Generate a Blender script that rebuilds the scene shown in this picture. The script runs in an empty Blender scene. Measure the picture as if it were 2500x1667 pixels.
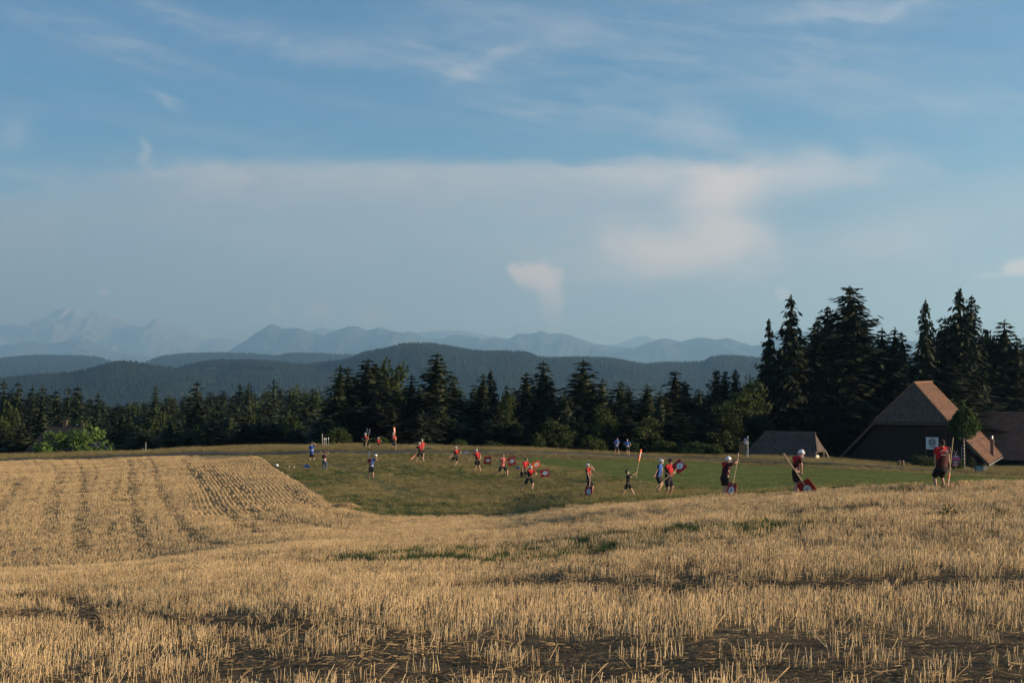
import bpy, math, random
import numpy as np
from mathutils import Vector, Matrix

random.seed(7)
RNG = np.random.default_rng(7)
scene = bpy.context.scene
COL = scene.collection

# ------------------------------------------------------------------ camera
F = 3472.22; CX = 1250.0; CY = 833.5; HOR = 905.0        # lens constants of a 2500 x 1667 frame
PITCH = math.atan((HOR - CY) / F)
cam_data = bpy.data.cameras.new('camera')
cam_data.lens = 50.0; cam_data.sensor_width = 36.0
cam_data.clip_start = 0.1; cam_data.clip_end = 90000.0
cam = bpy.data.objects.new('camera', cam_data)
cam.rotation_euler = (math.pi / 2 + PITCH, 0, 0)
COL.objects.link(cam)
scene.camera = cam

# ------------------------------------------------------------------ light and exposure
SUN_EL = math.radians(12.0)
SUN_AZ = math.radians(96.0)          # measured from the view direction (+Y) towards the right (+X)
SUN_STRENGTH = 5.0
SKY_STRENGTH = 0.055
EXPOSURE = 1.1
HAZE = 0.60e-4
scene.view_settings.view_transform = 'Standard'
scene.view_settings.look = 'None'
scene.view_settings.gamma = 1.0
scene.view_settings.exposure = EXPOSURE
scene.view_settings.use_curve_mapping = False
scene.cycles.use_denoising = True
scene.cycles.max_bounces = 6
scene.cycles.volume_bounces = 1

sd = bpy.data.lights.new('sun', 'SUN')
sd.energy = SUN_STRENGTH; sd.angle = math.radians(0.53); sd.color = (1.0, 0.83, 0.60)
sun = bpy.data.objects.new('sun', sd)
sdir = Vector((math.sin(SUN_AZ) * math.cos(SUN_EL), math.cos(SUN_AZ) * math.cos(SUN_EL), math.sin(SUN_EL)))
sun.rotation_euler = (-sdir).to_track_quat('-Z', 'Y').to_euler()
COL.objects.link(sun)


class NT:
    """small helper for writing node trees"""
    def __init__(s, tree): s.t = tree
    def new(s, typ, **kw):
        n = s.t.nodes.new(typ)
        for k, v in kw.items():
            if k.startswith('i_'):
                key = k[2:]
                key = int(key) if key.isdigit() else key
                s.put(n.inputs[key], v)
            else: setattr(n, k, v)
        return n
    def put(s, sock, v):
        if isinstance(v, bpy.types.NodeSocket): s.t.links.new(v, sock)
        else: sock.default_value = v
    def m(s, op, a, b=0.0, c=0.0, clamp=False):
        n = s.t.nodes.new('ShaderNodeMath'); n.operation = op; n.use_clamp = clamp
        for i, v in enumerate((a, b, c)): s.put(n.inputs[i], v)
        return n.outputs[0]
    def ss(s, x, lo, hi):
        n = s.t.nodes.new('ShaderNodeMapRange'); n.interpolation_type = 'SMOOTHSTEP'
        s.put(n.inputs['Value'], x); s.put(n.inputs['From Min'], lo); s.put(n.inputs['From Max'], hi)
        n.inputs['To Min'].default_value = 0; n.inputs['To Max'].default_value = 1
        return n.outputs['Result']
    def mix(s, f, a, b, mode='MIX'):
        n = s.t.nodes.new('ShaderNodeMix'); n.data_type = 'RGBA'; n.blend_type = mode
        s.put(n.inputs[0], f); s.put(n.inputs[6], col4(a)); s.put(n.inputs[7], col4(b))
        return n.outputs[2]
    def noise(s, vec, scale, detail=4.0, rough=0.55, dist=0.0, dim='3D'):
        n = s.t.nodes.new('ShaderNodeTexNoise'); n.noise_dimensions = dim
        if vec is not None: s.put(n.inputs['Vector'], vec)
        n.inputs['Scale'].default_value = scale; n.inputs['Detail'].default_value = detail
        n.inputs['Roughness'].default_value = rough; n.inputs['Distortion'].default_value = dist
        return n.outputs['Fac']
    def attr(s, name, typ='GEOMETRY'):
        n = s.t.nodes.new('ShaderNodeAttribute'); n.attribute_name = name; n.attribute_type = typ
        return n.outputs['Fac']
    def xyz(s, x, y, z):
        n = s.t.nodes.new('ShaderNodeCombineXYZ')
        for i, v in enumerate((x, y, z)): s.put(n.inputs[i], v)
        return n.outputs[0]


def col4(c):
    if isinstance(c, bpy.types.NodeSocket): return c
    return (c[0], c[1], c[2], 1.0)


def lin(r, g, b):
    f = lambda v: (v / 255 / 12.92) if v / 255 <= 0.04045 else ((v / 255 + 0.055) / 1.055) ** 2.4
    return (f(r), f(g), f(b))


# ------------------------------------------------------------------ sky: Nishita air with thin cirrus and a hazy veil
def build_world():
    w = bpy.data.worlds.new('World'); scene.world = w; w.use_nodes = True
    w.cycles.sampling_method = 'MANUAL'; w.cycles.sample_map_resolution = 256
    t = w.node_tree; t.nodes.clear(); N = NT(t)
    sky = N.new('ShaderNodeTexSky'); sky.sky_type = 'NISHITA'; sky.sun_disc = False
    sky.sun_elevation = SUN_EL; sky.sun_rotation = SUN_AZ
    sky.altitude = 900; sky.air_density = 1.0; sky.dust_density = 0.3; sky.ozone_density = 4.5
    tc = N.new('ShaderNodeTexCoord')
    sep = N.new('ShaderNodeSeparateXYZ', i_0=tc.outputs['Generated'])
    x, y, z = sep.outputs
    az = N.m('ARCTAN2', x, y); el = N.m('ARCSINE', z)
    U = lambda px: math.atan((px - CX) / F)
    V = lambda py: math.atan((HOR - py) / F)
    K = SKY_STRENGTH * 2 ** EXPOSURE
    white = tuple(c / K for c in lin(220, 218, 216))
    veil = tuple(c / K for c in lin(162, 172, 181))
    low = tuple(c / K for c in lin(150, 157, 164))
    pink = tuple(1.25 * c / K for c in lin(232, 214, 200))
    col = N.mix(1.0, sky.outputs[0], (.80, 1.07, 1.10), 'MULTIPLY')
    # warped coordinates: everything in the sky is drawn on these, so that no edge is ruled
    w1 = N.noise(N.xyz(N.m('MULTIPLY', az, 7.0), N.m('MULTIPLY', el, 18.0), 0.0), 1.0, 6, .6)
    w2 = N.noise(N.xyz(N.m('MULTIPLY', az, 7.0), N.m('MULTIPLY', el, 18.0), 7.0), 1.0, 6, .6)
    wa = N.m('ADD', az, N.m('MULTIPLY', N.m('SUBTRACT', w1, .5), .07))
    we = N.m('ADD', el, N.m('MULTIPLY', N.m('SUBTRACT', w2, .5), .030))
    # fibrous high cirrus, combed along a gentle slope
    sl = N.m('ADD', we, N.m('MULTIPLY', wa, .13))
    f1 = N.noise(N.xyz(N.m('MULTIPLY', wa, 7.0), N.m('MULTIPLY', sl, 55.0), 3.3), 1.0, 9, .66, .3)
    f2 = N.noise(N.xyz(N.m('MULTIPLY', wa, 2.6), N.m('MULTIPLY', sl, 10.0), 9.1), 1.0, 5, .58, .5)
    f3 = N.noise(N.xyz(N.m('MULTIPLY', wa, 16.0), N.m('MULTIPLY', sl, 40.0), 14.0), 1.0, 7, .68, .6)
    fib = N.m('ADD', N.m('MULTIPLY', f1, .6), N.m('MULTIPLY', f3, .4))
    cir = N.m('MULTIPLY', N.ss(fib, .36, .70), N.ss(f2, .42, .70))
    col = N.mix(N.m('MULTIPLY', cir, .30), col, white)
    thin = N.m('MULTIPLY', N.ss(f2, .25, .75), N.ss(f1, .25, .75))
    col = N.mix(N.m('MULTIPLY', thin, .18), col, veil)
    coarse = N.noise(N.xyz(N.m('MULTIPLY', wa, 20.0), N.m('MULTIPLY', we, 44.0), 5.0), 1.0, 8, .64, .4)
    fine = N.noise(N.xyz(az, el, 8.0), 80.0, 6, .6)

    def blob(px, py, sx, sy, rot=0.0, fray=.5, e0=1.25, e1=-.15, puffy=False):
        """soft patch of cloud centred on a direction; sizes in frame pixels"""
        da = N.m('SUBTRACT', wa if not puffy else az, U(px)); de = N.m('SUBTRACT', we if not puffy else el, V(py))
        c, s_ = math.cos(rot), math.sin(rot)
        a = N.m('DIVIDE', N.m('ADD', N.m('MULTIPLY', da, c), N.m('MULTIPLY', de, s_)), sx / F)
        b = N.m('DIVIDE', N.m('SUBTRACT', N.m('MULTIPLY', de, c), N.m('MULTIPLY', da, s_)), sy / F)
        r = N.m('SQRT', N.m('ADD', N.m('MULTIPLY', a, a), N.m('MULTIPLY', b, b)))
        r = N.m('ADD', r, N.m('MULTIPLY', N.m('SUBTRACT', fine if puffy else coarse, .5), fray * 2.0))
        return N.ss(r, e0, e1)

    def lay(col, m, amt, c): return N.mix(N.m('MULTIPLY', m, amt), col, c)

    # the cloud bank that begins at a level edge and thins out below
    edge = N.m('ADD', N.m('SUBTRACT', el, V(396)), N.m('MULTIPLY', N.m('SUBTRACT', w1, .5), .022))
    edge = N.m('ADD', edge, N.m('MULTIPLY', N.m('SUBTRACT', coarse, .5), .022))
    edge = N.m('ADD', edge, N.m('MULTIPLY', N.ss(az, U(650), U(-200)), .030))
    edge = N.m('ADD', edge, N.m('MULTIPLY', N.ss(az, U(1650), U(2300)), .016))
    soft = N.m('ADD', N.ss(az, U(1450), U(2000)), N.ss(az, U(560), U(250)), clamp=True)
    crisp = N.ss(edge, .008, -.010); gentle = N.ss(edge, .026, -.030)
    vm = N.m('ADD', N.m('MULTIPLY', crisp, N.m('SUBTRACT', 1.0, soft)), N.m('MULTIPLY', gentle, soft))
    patch = N.noise(N.xyz(N.m('MULTIPLY', wa, 5.0), N.m('MULTIPLY', we, 13.0), 33.0), 1.0, 6, .6)
    body = N.m('MULTIPLY', vm, N.m('ADD', .50, N.m('MULTIPLY', N.ss(patch, .3, .7), .35)))
    col = N.mix(body, col, veil)
    rimc = N.m('MULTIPLY', N.ss(edge, .004, -.004), N.ss(edge, -.046, -.004))
    rimw = N.m('MULTIPLY', rimc, N.m('ADD', .25, N.m('MULTIPLY', N.ss(coarse, .3, .65), .75)))
    col = lay(col, N.m('MULTIPLY', rimw, N.m('SUBTRACT', 1.0, N.m('MULTIPLY', soft, .7))), .38, white)
    lowm = N.ss(el, V(500), V(880))
    col = N.mix(N.m('MULTIPLY', lowm, .75), col, low)
    # wisps
    fibm = N.m('ADD', .25, N.m('MULTIPLY', N.ss(fib, .38, .64), .85))
    for (px, py, sx, sy, rot, fr, amt, cc) in (
            (420, 55, 420, 46, -.22, .9, .42, white), (800, 100, 420, 40, -.13, .9, .38, white), (130, 95, 120, 22, 0, .7, .35, white), (270, 130, 120, 20, 0, .7, .40, white),
            (1010, 155, 300, 30, -.1, .8, .42, white), (1190, 150, 150, 28, .55, .8, .5, white), (1350, 90, 220, 40, .3, .8, .22, white),
            (1500, 25, 160, 16, 0, .7, .3, white), (2060, 50, 380, 34, .05, .7, .52, white), (2230, 35, 140, 24, .5, .6, .62, white),
            (1450, 240, 130, 18, -.42, .5, .62, white), (1690, 310, 130, 80, -.4, .7, .60, white),
            (60, 458, 200, 52, 0, .7, .62, white), (350, 390, 24, 54, .35, .5, .62, white), (20, 345, 60, 60, -.4, .6, .42, white), (415, 268, 60, 17, -.5, .5, .5, white),
            (430, 425, 300, 34, 0, .7, .42, white), (1000, 425, 520, 44, 0, .7, .34, white), (1560, 430, 300, 56, 0, .6, .50, white),
            (1640, 620, 300, 100, .05, .6, .85, pink), (1760, 520, 120, 170, -.5, .55, .70, pink), (1900, 440, 420, 60, .10, .7, .50, pink), (1640, 425, 260, 46, 0, .6, .42, pink), (2180, 590, 300, 90, 0, .7, .22, pink),
            (1300, 560, 420, 120, 0, .7, .26, white), (620, 600, 380, 60, -.12, .8, .24, white)):
        bm = blob(px, py, sx, sy, rot, fr)
        if sy < 56 and sx > 90: bm = N.m('MULTIPLY', bm, fibm)
        col = lay(col, bm, amt * (.95 if cc is pink else .52), cc)
    hole = blob(2000, 520, 230, 52, .02, .4)
    col = lay(col, hole, .9, tuple(c / K for c in lin(128, 160, 184)))
    for (px, py, sx, sy, rot, amt) in ((1312, 676, 76, 50, -.15, .85), (1345, 720, 46, 70, .1, .6), (1352, 780, 34, 66, 0, .3), (1255, 655, 24, 18, 0, .6),
                                       (670, 758, 13, 30, 0, .35), (778, 765, 44, 28, 0, .3), (910, 775, 56, 28, 0, .3), (253, 719, 16, 14, 0, .4),
                                       (1912, 722, 26, 22, 0, .5), (2490, 668, 46, 30, 0, .8), (2420, 685, 60, 10, 0, .3)):
        col = lay(col, blob(px, py, sx, sy, rot, .55, 1.0, .35, True), amt, pink)
    bg = N.new('ShaderNodeBackground', i_0=col); bg.inputs['Strength'].default_value = SKY_STRENGTH
    out = N.new('ShaderNodeOutputWorld')
    t.links.new(bg.outputs[0], out.inputs['Surface'])


build_world()

# ------------------------------------------------------------------ generic builders
def link(o, parent=None):
    COL.objects.link(o)
    if parent is not None: o.parent = parent
    return o


def tag(o, label=None, cat=None, group=None, kind=None):
    if label: o['label'] = label
    if cat: o['category'] = cat
    if group: o['group'] = group
    if kind: o['kind'] = kind
    return o


def empty(name, loc, rz=0.0):
    o = bpy.data.objects.new(name, None); o.location = loc; o.rotation_euler = (0, 0, rz); o.empty_display_size = .3
    COL.objects.link(o)
    return o


def mesh_np(name, V, Fc, mat=None, smooth=False, attrs=None):
    """V (n,3); Fc: array (m,k) or list of such arrays"""
    V = np.asarray(V, np.float32)
    Fl = Fc if isinstance(Fc, list) else [Fc]
    Fl = [np.asarray(f, np.int32) for f in Fl if len(f)]
    me = bpy.data.meshes.new(name)
    me.vertices.add(len(V)); me.vertices.foreach_set('co', V.ravel())
    nl = sum(f.size for f in Fl); nf = sum(len(f) for f in Fl)
    me.loops.add(nl); me.polygons.add(nf)
    me.loops.foreach_set('vertex_index', np.concatenate([f.ravel() for f in Fl]))
    sizes = np.concatenate([np.full(len(f), f.shape[1], np.int32) for f in Fl])
    me.polygons.foreach_set('loop_start', np.concatenate([[0], np.cumsum(sizes)[:-1]]).astype(np.int32))
    if smooth: me.polygons.foreach_set('use_smooth', np.ones(nf, bool))
    for k, v in (attrs or {}).items():
        v = np.asarray(v, np.float32)
        if v.ndim == 1:
            a = me.attributes.new(k, 'FLOAT', 'POINT'); a.data.foreach_set('value', v)
        else:
            a = me.attributes.new(k, 'FLOAT_VECTOR', 'POINT'); a.data.foreach_set('vector', v.ravel())
    if mat is not None: me.materials.append(mat)
    me.update(calc_edges=True); me.validate()
    return me


class MB:
    """collects simple solids and builds them as one mesh object"""
    def __init__(s): s.v = []; s.f = []; s.a = []; s.n = 0; s.cur = 0.0
    def add(s, vs, fs):
        vs = [tuple(map(float, v)) for v in vs]
        s.v += vs; s.f += [tuple(i + s.n for i in f) for f in fs]; s.a += [s.cur] * len(vs); s.n += len(vs)
    def box(s, c, sz, ax=None):
        c = np.asarray(c, float); h = np.asarray(sz, float) / 2
        A = np.eye(3) if ax is None else np.asarray(ax, float)
        vs = [c + A[0] * h[0] * i + A[1] * h[1] * j + A[2] * h[2] * k for i in (-1, 1) for j in (-1, 1) for k in (-1, 1)]
        s.add(vs, [(0, 1, 3, 2), (4, 6, 7, 5), (0, 4, 5, 1), (2, 3, 7, 6), (0, 2, 6, 4), (1, 5, 7, 3)])
    def tube(s, pts, rad, n=8, cap=True):
        pts = [np.asarray(p, float) for p in pts]
        rad = [rad] * len(pts) if np.isscalar(rad) else rad
        rings = []
        up0 = None
        for i, p in enumerate(pts):
            d = pts[min(i + 1, len(pts) - 1)] - pts[max(i - 1, 0)]; d = d / (np.linalg.norm(d) + 1e-9)
            ref = np.array([0, 0, 1.]) if abs(d[2]) < .9 else np.array([1., 0, 0])
            if up0 is not None: ref = up0
            u = ref - d * ref.dot(d); u /= (np.linalg.norm(u) + 1e-9); up0 = u
            w = np.cross(d, u)
            rings.append([p + rad[i] * (math.cos(2 * math.pi * k / n) * u + math.sin(2 * math.pi * k / n) * w) for k in range(n)])
        vs = [v for r in rings for v in r]; fs = []
        for i in range(len(pts) - 1):
            for k in range(n):
                k2 = (k + 1) % n
                fs.append((i * n + k, i * n + k2, (i + 1) * n + k2, (i + 1) * n + k))
        if cap:
            fs.append(tuple(range(n))[::-1]); fs.append(tuple((len(pts) - 1) * n + k for k in range(n)))
        s.add(vs, fs)
    def prism(s, poly, off):
        """closed solid: planar polygon extruded by the vector off"""
        poly = [np.asarray(p, float) for p in poly]; off = np.asarray(off, float); n = len(poly)
        vs = poly + [p + off for p in poly]
        fs = [tuple(range(n)), tuple(range(2 * n - 1, n - 1, -1))] + [(i, i + n, (i + 1) % n + n, (i + 1) % n) for i in range(n)]
        s.add(vs, fs)
    def sphere(s, c, r, nu=12, nv=8):
        c = np.asarray(c, float); r = np.ones(3) * r if np.isscalar(r) else np.asarray(r)
        vs = [c + r * np.array([0, 0, 1])]; fs = []
        for j in range(1, nv):
            t = math.pi * j / nv
            for i in range(nu):
                a = 2 * math.pi * i / nu
                vs.append(c + r * np.array([math.sin(t) * math.cos(a), math.sin(t) * math.sin(a), math.cos(t)]))
        vs.append(c - r * np.array([0, 0, 1]))
        for i in range(nu):
            fs.append((0, 1 + i, 1 + (i + 1) % nu))
            b = 1 + (nv - 2) * nu
            fs.append((len(vs) - 1, b + (i + 1) % nu, b + i))
        for j in range(nv - 2):
            for i in range(nu):
                a = 1 + j * nu; b = a + nu
                fs.append((a + i, b + i, b + (i + 1) % nu, a + (i + 1) % nu))
        s.add(vs, fs)
    def mesh(s, name, mat=None, smooth=False):
        me = bpy.data.meshes.new(name); me.from_pydata(s.v, [], s.f)
        if mat is not None: me.materials.append(mat)
        if smooth: me.polygons.foreach_set('use_smooth', np.ones(len(me.polygons), bool))
        a = me.attributes.new('shade', 'FLOAT', 'POINT'); a.data.foreach_set('value', np.array(s.a, np.float32))
        me.update()
        return me
    def build(s, name, mat=None, parent=None, smooth=False, origin=None):
        me = s.mesh(name, mat, smooth)
        o = bpy.data.objects.new(name, me); COL.objects.link(o)
        if parent is not None:
            o.parent = parent
            bpy_inv = Matrix.Translation(parent.location) @ parent.rotation_euler.to_matrix().to_4x4()
            me.transform(bpy_inv.inverted())
        elif origin is not None:
            me.transform(Matrix.Translation(-Vector(origin))); o.location = origin
        return o


def bevel(o, w=0.01, seg=2):
    m = o.modifiers.new('bevel', 'BEVEL'); m.width = w; m.segments = seg; m.limit_method = 'ANGLE'
    return o


def fbm(x, y, oct=4, seed=0, lac=2.03, gain=.5, ridged=False):
    """value noise on numpy arrays, roughly -1..1"""
    x = np.asarray(x, float); y = np.asarray(y, float); out = np.zeros(np.broadcast(x, y).shape); amp = 1.0; tot = 0
    for o in range(oct):
        xi = np.floor(x).astype(np.int64); yi = np.floor(y).astype(np.int64); fx = x - xi; fy = y - yi
        fx = fx * fx * fx * (fx * (fx * 6 - 15) + 10); fy = fy * fy * fy * (fy * (fy * 6 - 15) + 10)
        def h(a, b):
            n = (a * 374761393 + b * 668265263 + (seed + o * 17) * 974634533) & 0x7fffffff
            n = ((n ^ (n >> 13)) * 1274126177) & 0x7fffffff
            n = n ^ (n >> 16)
            return (n & 0xffff) / 32767.5 - 1.0
        v = (h(xi, yi) * (1 - fx) + h(xi + 1, yi) * fx) * (1 - fy) + (h(xi, yi + 1) * (1 - fx) + h(xi + 1, yi + 1) * fx) * fy
        if ridged: v = 1 - 2 * np.abs(v)
        out = out + v * amp; tot += amp; amp *= gain; x = x * lac + 11.3; y = y * lac + 5.7
    return out / tot


# ------------------------------------------------------------------ materials
def material(name):
    m = bpy.data.materials.new(name); m.use_nodes = True
    t = m.node_tree; t.nodes.clear(); N = NT(t)
    b = N.new('ShaderNodeBsdfPrincipled'); o = N.new('ShaderNodeOutputMaterial')
    t.links.new(b.outputs[0], o.inputs['Surface'])
    return m, N, b


def simple(name, c, rough=.6, var=.12, scale=8.0, metal=0.0, spec=.3, bump=0.0):
    m, N, b = material(name)
    tc = N.new('ShaderNodeTexCoord')
    n = N.noise(tc.outputs['Object'], scale, 4, .6)
    lo = tuple(v * (1 - var) for v in c); hi = tuple(min(1, v * (1 + var)) for v in c)
    N.put(b.inputs['Base Color'], N.mix(n, lo, hi))
    b.inputs['Roughness'].default_value = rough; b.inputs['Metallic'].default_value = metal
    b.inputs['Specular IOR Level'].default_value = spec
    if bump:
        bp = N.new('ShaderNodeBump'); bp.inputs['Strength'].default_value = bump; bp.inputs['Distance'].default_value = .02
        N.put(bp.inputs['Height'], n); N.put(b.inputs['Normal'], bp.outputs[0])
    return m


def plant_mat(name, a, b_, c, trans=.25, pos_scale=.25, spec=.12):
    """leaf / straw: three colours mixed by instance and by place"""
    m, N, b = material(name)
    oi = N.new('ShaderNodeObjectInfo'); geo = N.new('ShaderNodeNewGeometry')
    n = N.noise(geo.outputs['Position'], pos_scale, 3, .6)
    n2 = N.noise(geo.outputs['Position'], pos_scale * 9, 2, .6)
    c1 = N.mix(N.ss(n, .3, .7), a, b_)
    c2 = N.mix(N.m('MULTIPLY', N.ss(n2, .4, .75), .8), c1, c)
    rnd = N.m('ADD', .78, N.m('MULTIPLY', oi.outputs['Random'], .44))
    c3 = N.mix(1.0, c2, N.xyz(rnd, rnd, rnd), 'MULTIPLY')
    N.put(b.inputs['Base Color'], c3)
    b.inputs['Roughness'].default_value = .75; b.inputs['Specular IOR Level'].default_value = spec
    if trans > 0:
        tr = N.new('ShaderNodeBsdfTranslucent', i_0=c3); mx = N.new('ShaderNodeMixShader')
        mx.inputs[0].default_value = trans
        N.t.links.new(b.outputs[0], mx.inputs[1]); N.t.links.new(tr.outputs[0], mx.inputs[2])
        out = [n for n in N.t.nodes if n.type == 'OUTPUT_MATERIAL'][0]
        N.t.links.new(mx.outputs[0], out.inputs['Surface'])
    return m


def scatter(name, pts, rot, scl, idx, templates, label=None, kind='stuff'):
    """one object whose vertices carry template clumps, for what nobody could count"""
    key = tuple(t.name for t in templates)
    coll = bpy.data.collections.new(name + '_kinds')
    for i, me in enumerate(templates):
        o = bpy.data.objects.new('%02d_%s' % (i, name), me); coll.objects.link(o)
    me = bpy.data.meshes.new(name); me.vertices.add(len(pts)); me.vertices.foreach_set('co', np.asarray(pts, np.float32).ravel())
    a = me.attributes.new('rot', 'FLOAT_VECTOR', 'POINT'); a.data.foreach_set('vector', np.asarray(rot, np.float32).ravel())
    a = me.attributes.new('scl', 'FLOAT_VECTOR', 'POINT'); a.data.foreach_set('vector', np.asarray(scl, np.float32).ravel())
    a = me.attributes.new('idx', 'INT', 'POINT'); a.data.foreach_set('value', np.asarray(idx, np.int32))
    for t in templates:
        for mt in t.materials:
            if mt.name not in me.materials: me.materials.append(mt)
    o = bpy.data.objects.new(name, me); COL.objects.link(o)
    g = bpy.data.node_groups.new(name, 'GeometryNodeTree')
    g.interface.new_socket('Geometry', in_out='INPUT', socket_type='NodeSocketGeometry')
    g.interface.new_socket('Geometry', in_out='OUTPUT', socket_type='NodeSocketGeometry')
    gi = g.nodes.new('NodeGroupInput'); go = g.nodes.new('NodeGroupOutput')
    ci = g.nodes.new('GeometryNodeCollectionInfo'); ci.inputs[0].default_value = coll
    ci.inputs['Separate Children'].default_value = True; ci.inputs['Reset Children'].default_value = True
    iop = g.nodes.new('GeometryNodeInstanceOnPoints')
    def na(nm, dt):
        n = g.nodes.new('GeometryNodeInputNamedAttribute'); n.data_type = dt; n.inputs[0].default_value = nm
        return [s for s in n.outputs if s.enabled and s.name == 'Attribute'][0]
    L = g.links.new
    L(gi.outputs[0], iop.inputs['Points']); L(ci.outputs[0], iop.inputs['Instance'])
    iop.inputs['Pick Instance'].default_value = True
    L(na('idx', 'INT'), iop.inputs['Instance Index'])
    L(na('rot', 'FLOAT_VECTOR'), iop.inputs['Rotation']); L(na('scl', 'FLOAT_VECTOR'), iop.inputs['Scale'])
    L(iop.outputs[0], go.inputs[0])
    md = o.modifiers.new('scatter', 'NODES'); md.node_group = g
    o['kind'] = kind
    if label: o['label'] = label
    return o

# ------------------------------------------------------------------ the lie of the land
PITCH=math.atan((HOR-CY)/F)
COLS=[
(-500,{0:-1.65,5:-1.8,9.5:-2.25,16:-3.05,27:-4.3,36:-5.3,45:-7.0,60:-8.8,75:-9.2,100:-9.3,120:-9.4,140:-9.6,150:-9.8,165:-10.5,175:-13,200:-18,250:-27,350:-36,600:-30,1500:-80,4000:-140}),
(0,{0:-1.65,5:-1.8,9.5:-2.2,16:-3.0,27:-4.2,36:-5.1,45:-6.8,60:-8.6,75:-9.0,100:-9.1,120:-9.15,140:-9.25,148:-9.3,155:-9.4,163:-9.7,175:-12.5,200:-18,250:-27,350:-36,600:-30,1500:-80,4000:-140}),
(300,{0:-1.65,5:-1.8,9.5:-2.15,16:-2.9,27:-4.1,38:-5.14,50:-7.1,60:-8.2,75:-8.6,100:-8.8,120:-8.85,140:-8.75,150:-8.85,160:-9.2,175:-12.5,200:-18,250:-27,350:-36,600:-28,1500:-80,4000:-140}),
(600,{0:-1.65,5:-1.78,9.5:-2.12,16:-2.82,27:-3.9,40:-5.1,50:-6.3,60:-7.3,75:-8.1,100:-8.5,120:-8.45,140:-8.3,150:-8.2,158:-8.5,175:-11.5,200:-16,250:-25,350:-33,600:-28,1500:-75,4000:-140}),
(850,{0:-1.65,5:-1.77,9.5:-2.08,16:-2.75,27:-3.85,40:-5.0,60:-6.9,75:-7.8,100:-8.3,120:-8.3,140:-7.85,150:-7.95,158:-8.5,175:-12,200:-16.5,250:-23,350:-32,600:-34,1500:-70,4000:-140}),
(1200,{0:-1.65,5:-1.75,9.5:-2.08,16:-2.74,27:-3.85,40:-4.95,60:-6.5,75:-7.6,100:-8.05,120:-8.05,140:-7.85,148:-8.05,156:-8.7,175:-12,200:-16,250:-22,350:-32,600:-40,1500:-70,4000:-140}),
(1500,{0:-1.65,5:-1.73,9.5:-2.05,16:-2.68,27:-3.65,40:-4.55,60:-5.65,70:-6.25,80:-6.75,100:-7.6,120:-8.1,140:-8.48,148:-8.65,156:-9.3,175:-12,200:-15.5,250:-22,350:-32,600:-42,1500:-70,4000:-140}),
(1800,{0:-1.65,5:-1.72,9.5:-2.0,16:-2.6,27:-3.4,40:-4.1,55:-4.85,62:-5.4,70:-6.0,80:-6.7,100:-7.7,120:-8.4,140:-8.9,147:-9.05,155:-9.4,165:-9.9,180:-11,200:-13,250:-19,350:-30,600:-42,1500:-70,4000:-140}),
(2100,{0:-1.65,5:-1.72,9.5:-2.0,16:-2.55,27:-3.25,40:-3.75,50:-4.15,55:-4.5,65:-5.3,80:-6.3,100:-7.6,120:-8.6,130:-9.0,138:-9.2,150:-10.0,165:-10.4,200:-12,250:-17,350:-28,600:-42,1500:-70,4000:-140}),
(2350,{0:-1.65,5:-1.72,9.5:-2.0,16:-2.5,27:-3.12,40:-3.6,48:-3.92,54:-4.38,65:-5.25,80:-6.3,100:-7.7,115:-8.5,125:-9.0,135:-9.6,150:-10.6,165:-11.2,200:-12.5,250:-17,350:-28,600:-42,1500:-70,4000:-140}),
(2900,{0:-1.65,5:-1.72,9.5:-1.98,16:-2.45,27:-3.0,40:-3.4,48:-3.7,54:-4.15,65:-5.0,80:-6.2,100:-7.8,112:-8.5,122:-9.2,135:-10.,150:-11,165:-11.6,200:-13,250:-17,350:-28,600:-42,1500:-70,4000:-140}),
]
def pchip(xk,yk,x):
    xk=np.asarray(xk,float); yk=np.asarray(yk,float); h=np.diff(xk); dl=np.diff(yk)/h
    m=np.zeros_like(yk); m[0]=dl[0]; m[-1]=dl[-1]
    for i in range(1,len(xk)-1):
        if dl[i-1]*dl[i]>0:
            w1=2*h[i]+h[i-1]; w2=h[i]+2*h[i-1]
            m[i]=(w1+w2)/(w1/dl[i-1]+w2/dl[i])
    i=np.clip(np.searchsorted(xk,x)-1,0,len(h)-1); t=(x-xk[i])/h[i]
    t=np.clip(t,0,1)
    return (yk[i]*(1+2*t)*(1-t)**2+h[i]*m[i]*t*(1-t)**2+yk[i+1]*t*t*(3-2*t)+h[i]*m[i+1]*t*t*(t-1))
DG=np.concatenate([np.linspace(0,200,801),np.geomspace(200.5,4000,200)])
PG=np.arange(-500,2901,20.0)
_T=np.array([pchip(list(c[1].keys()),list(c[1].values()),DG) for c in COLS])
_c=[c[0] for c in COLS]
TAB=np.array([pchip(_c,_T[:,j],PG) for j in range(len(DG))]).T
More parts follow.
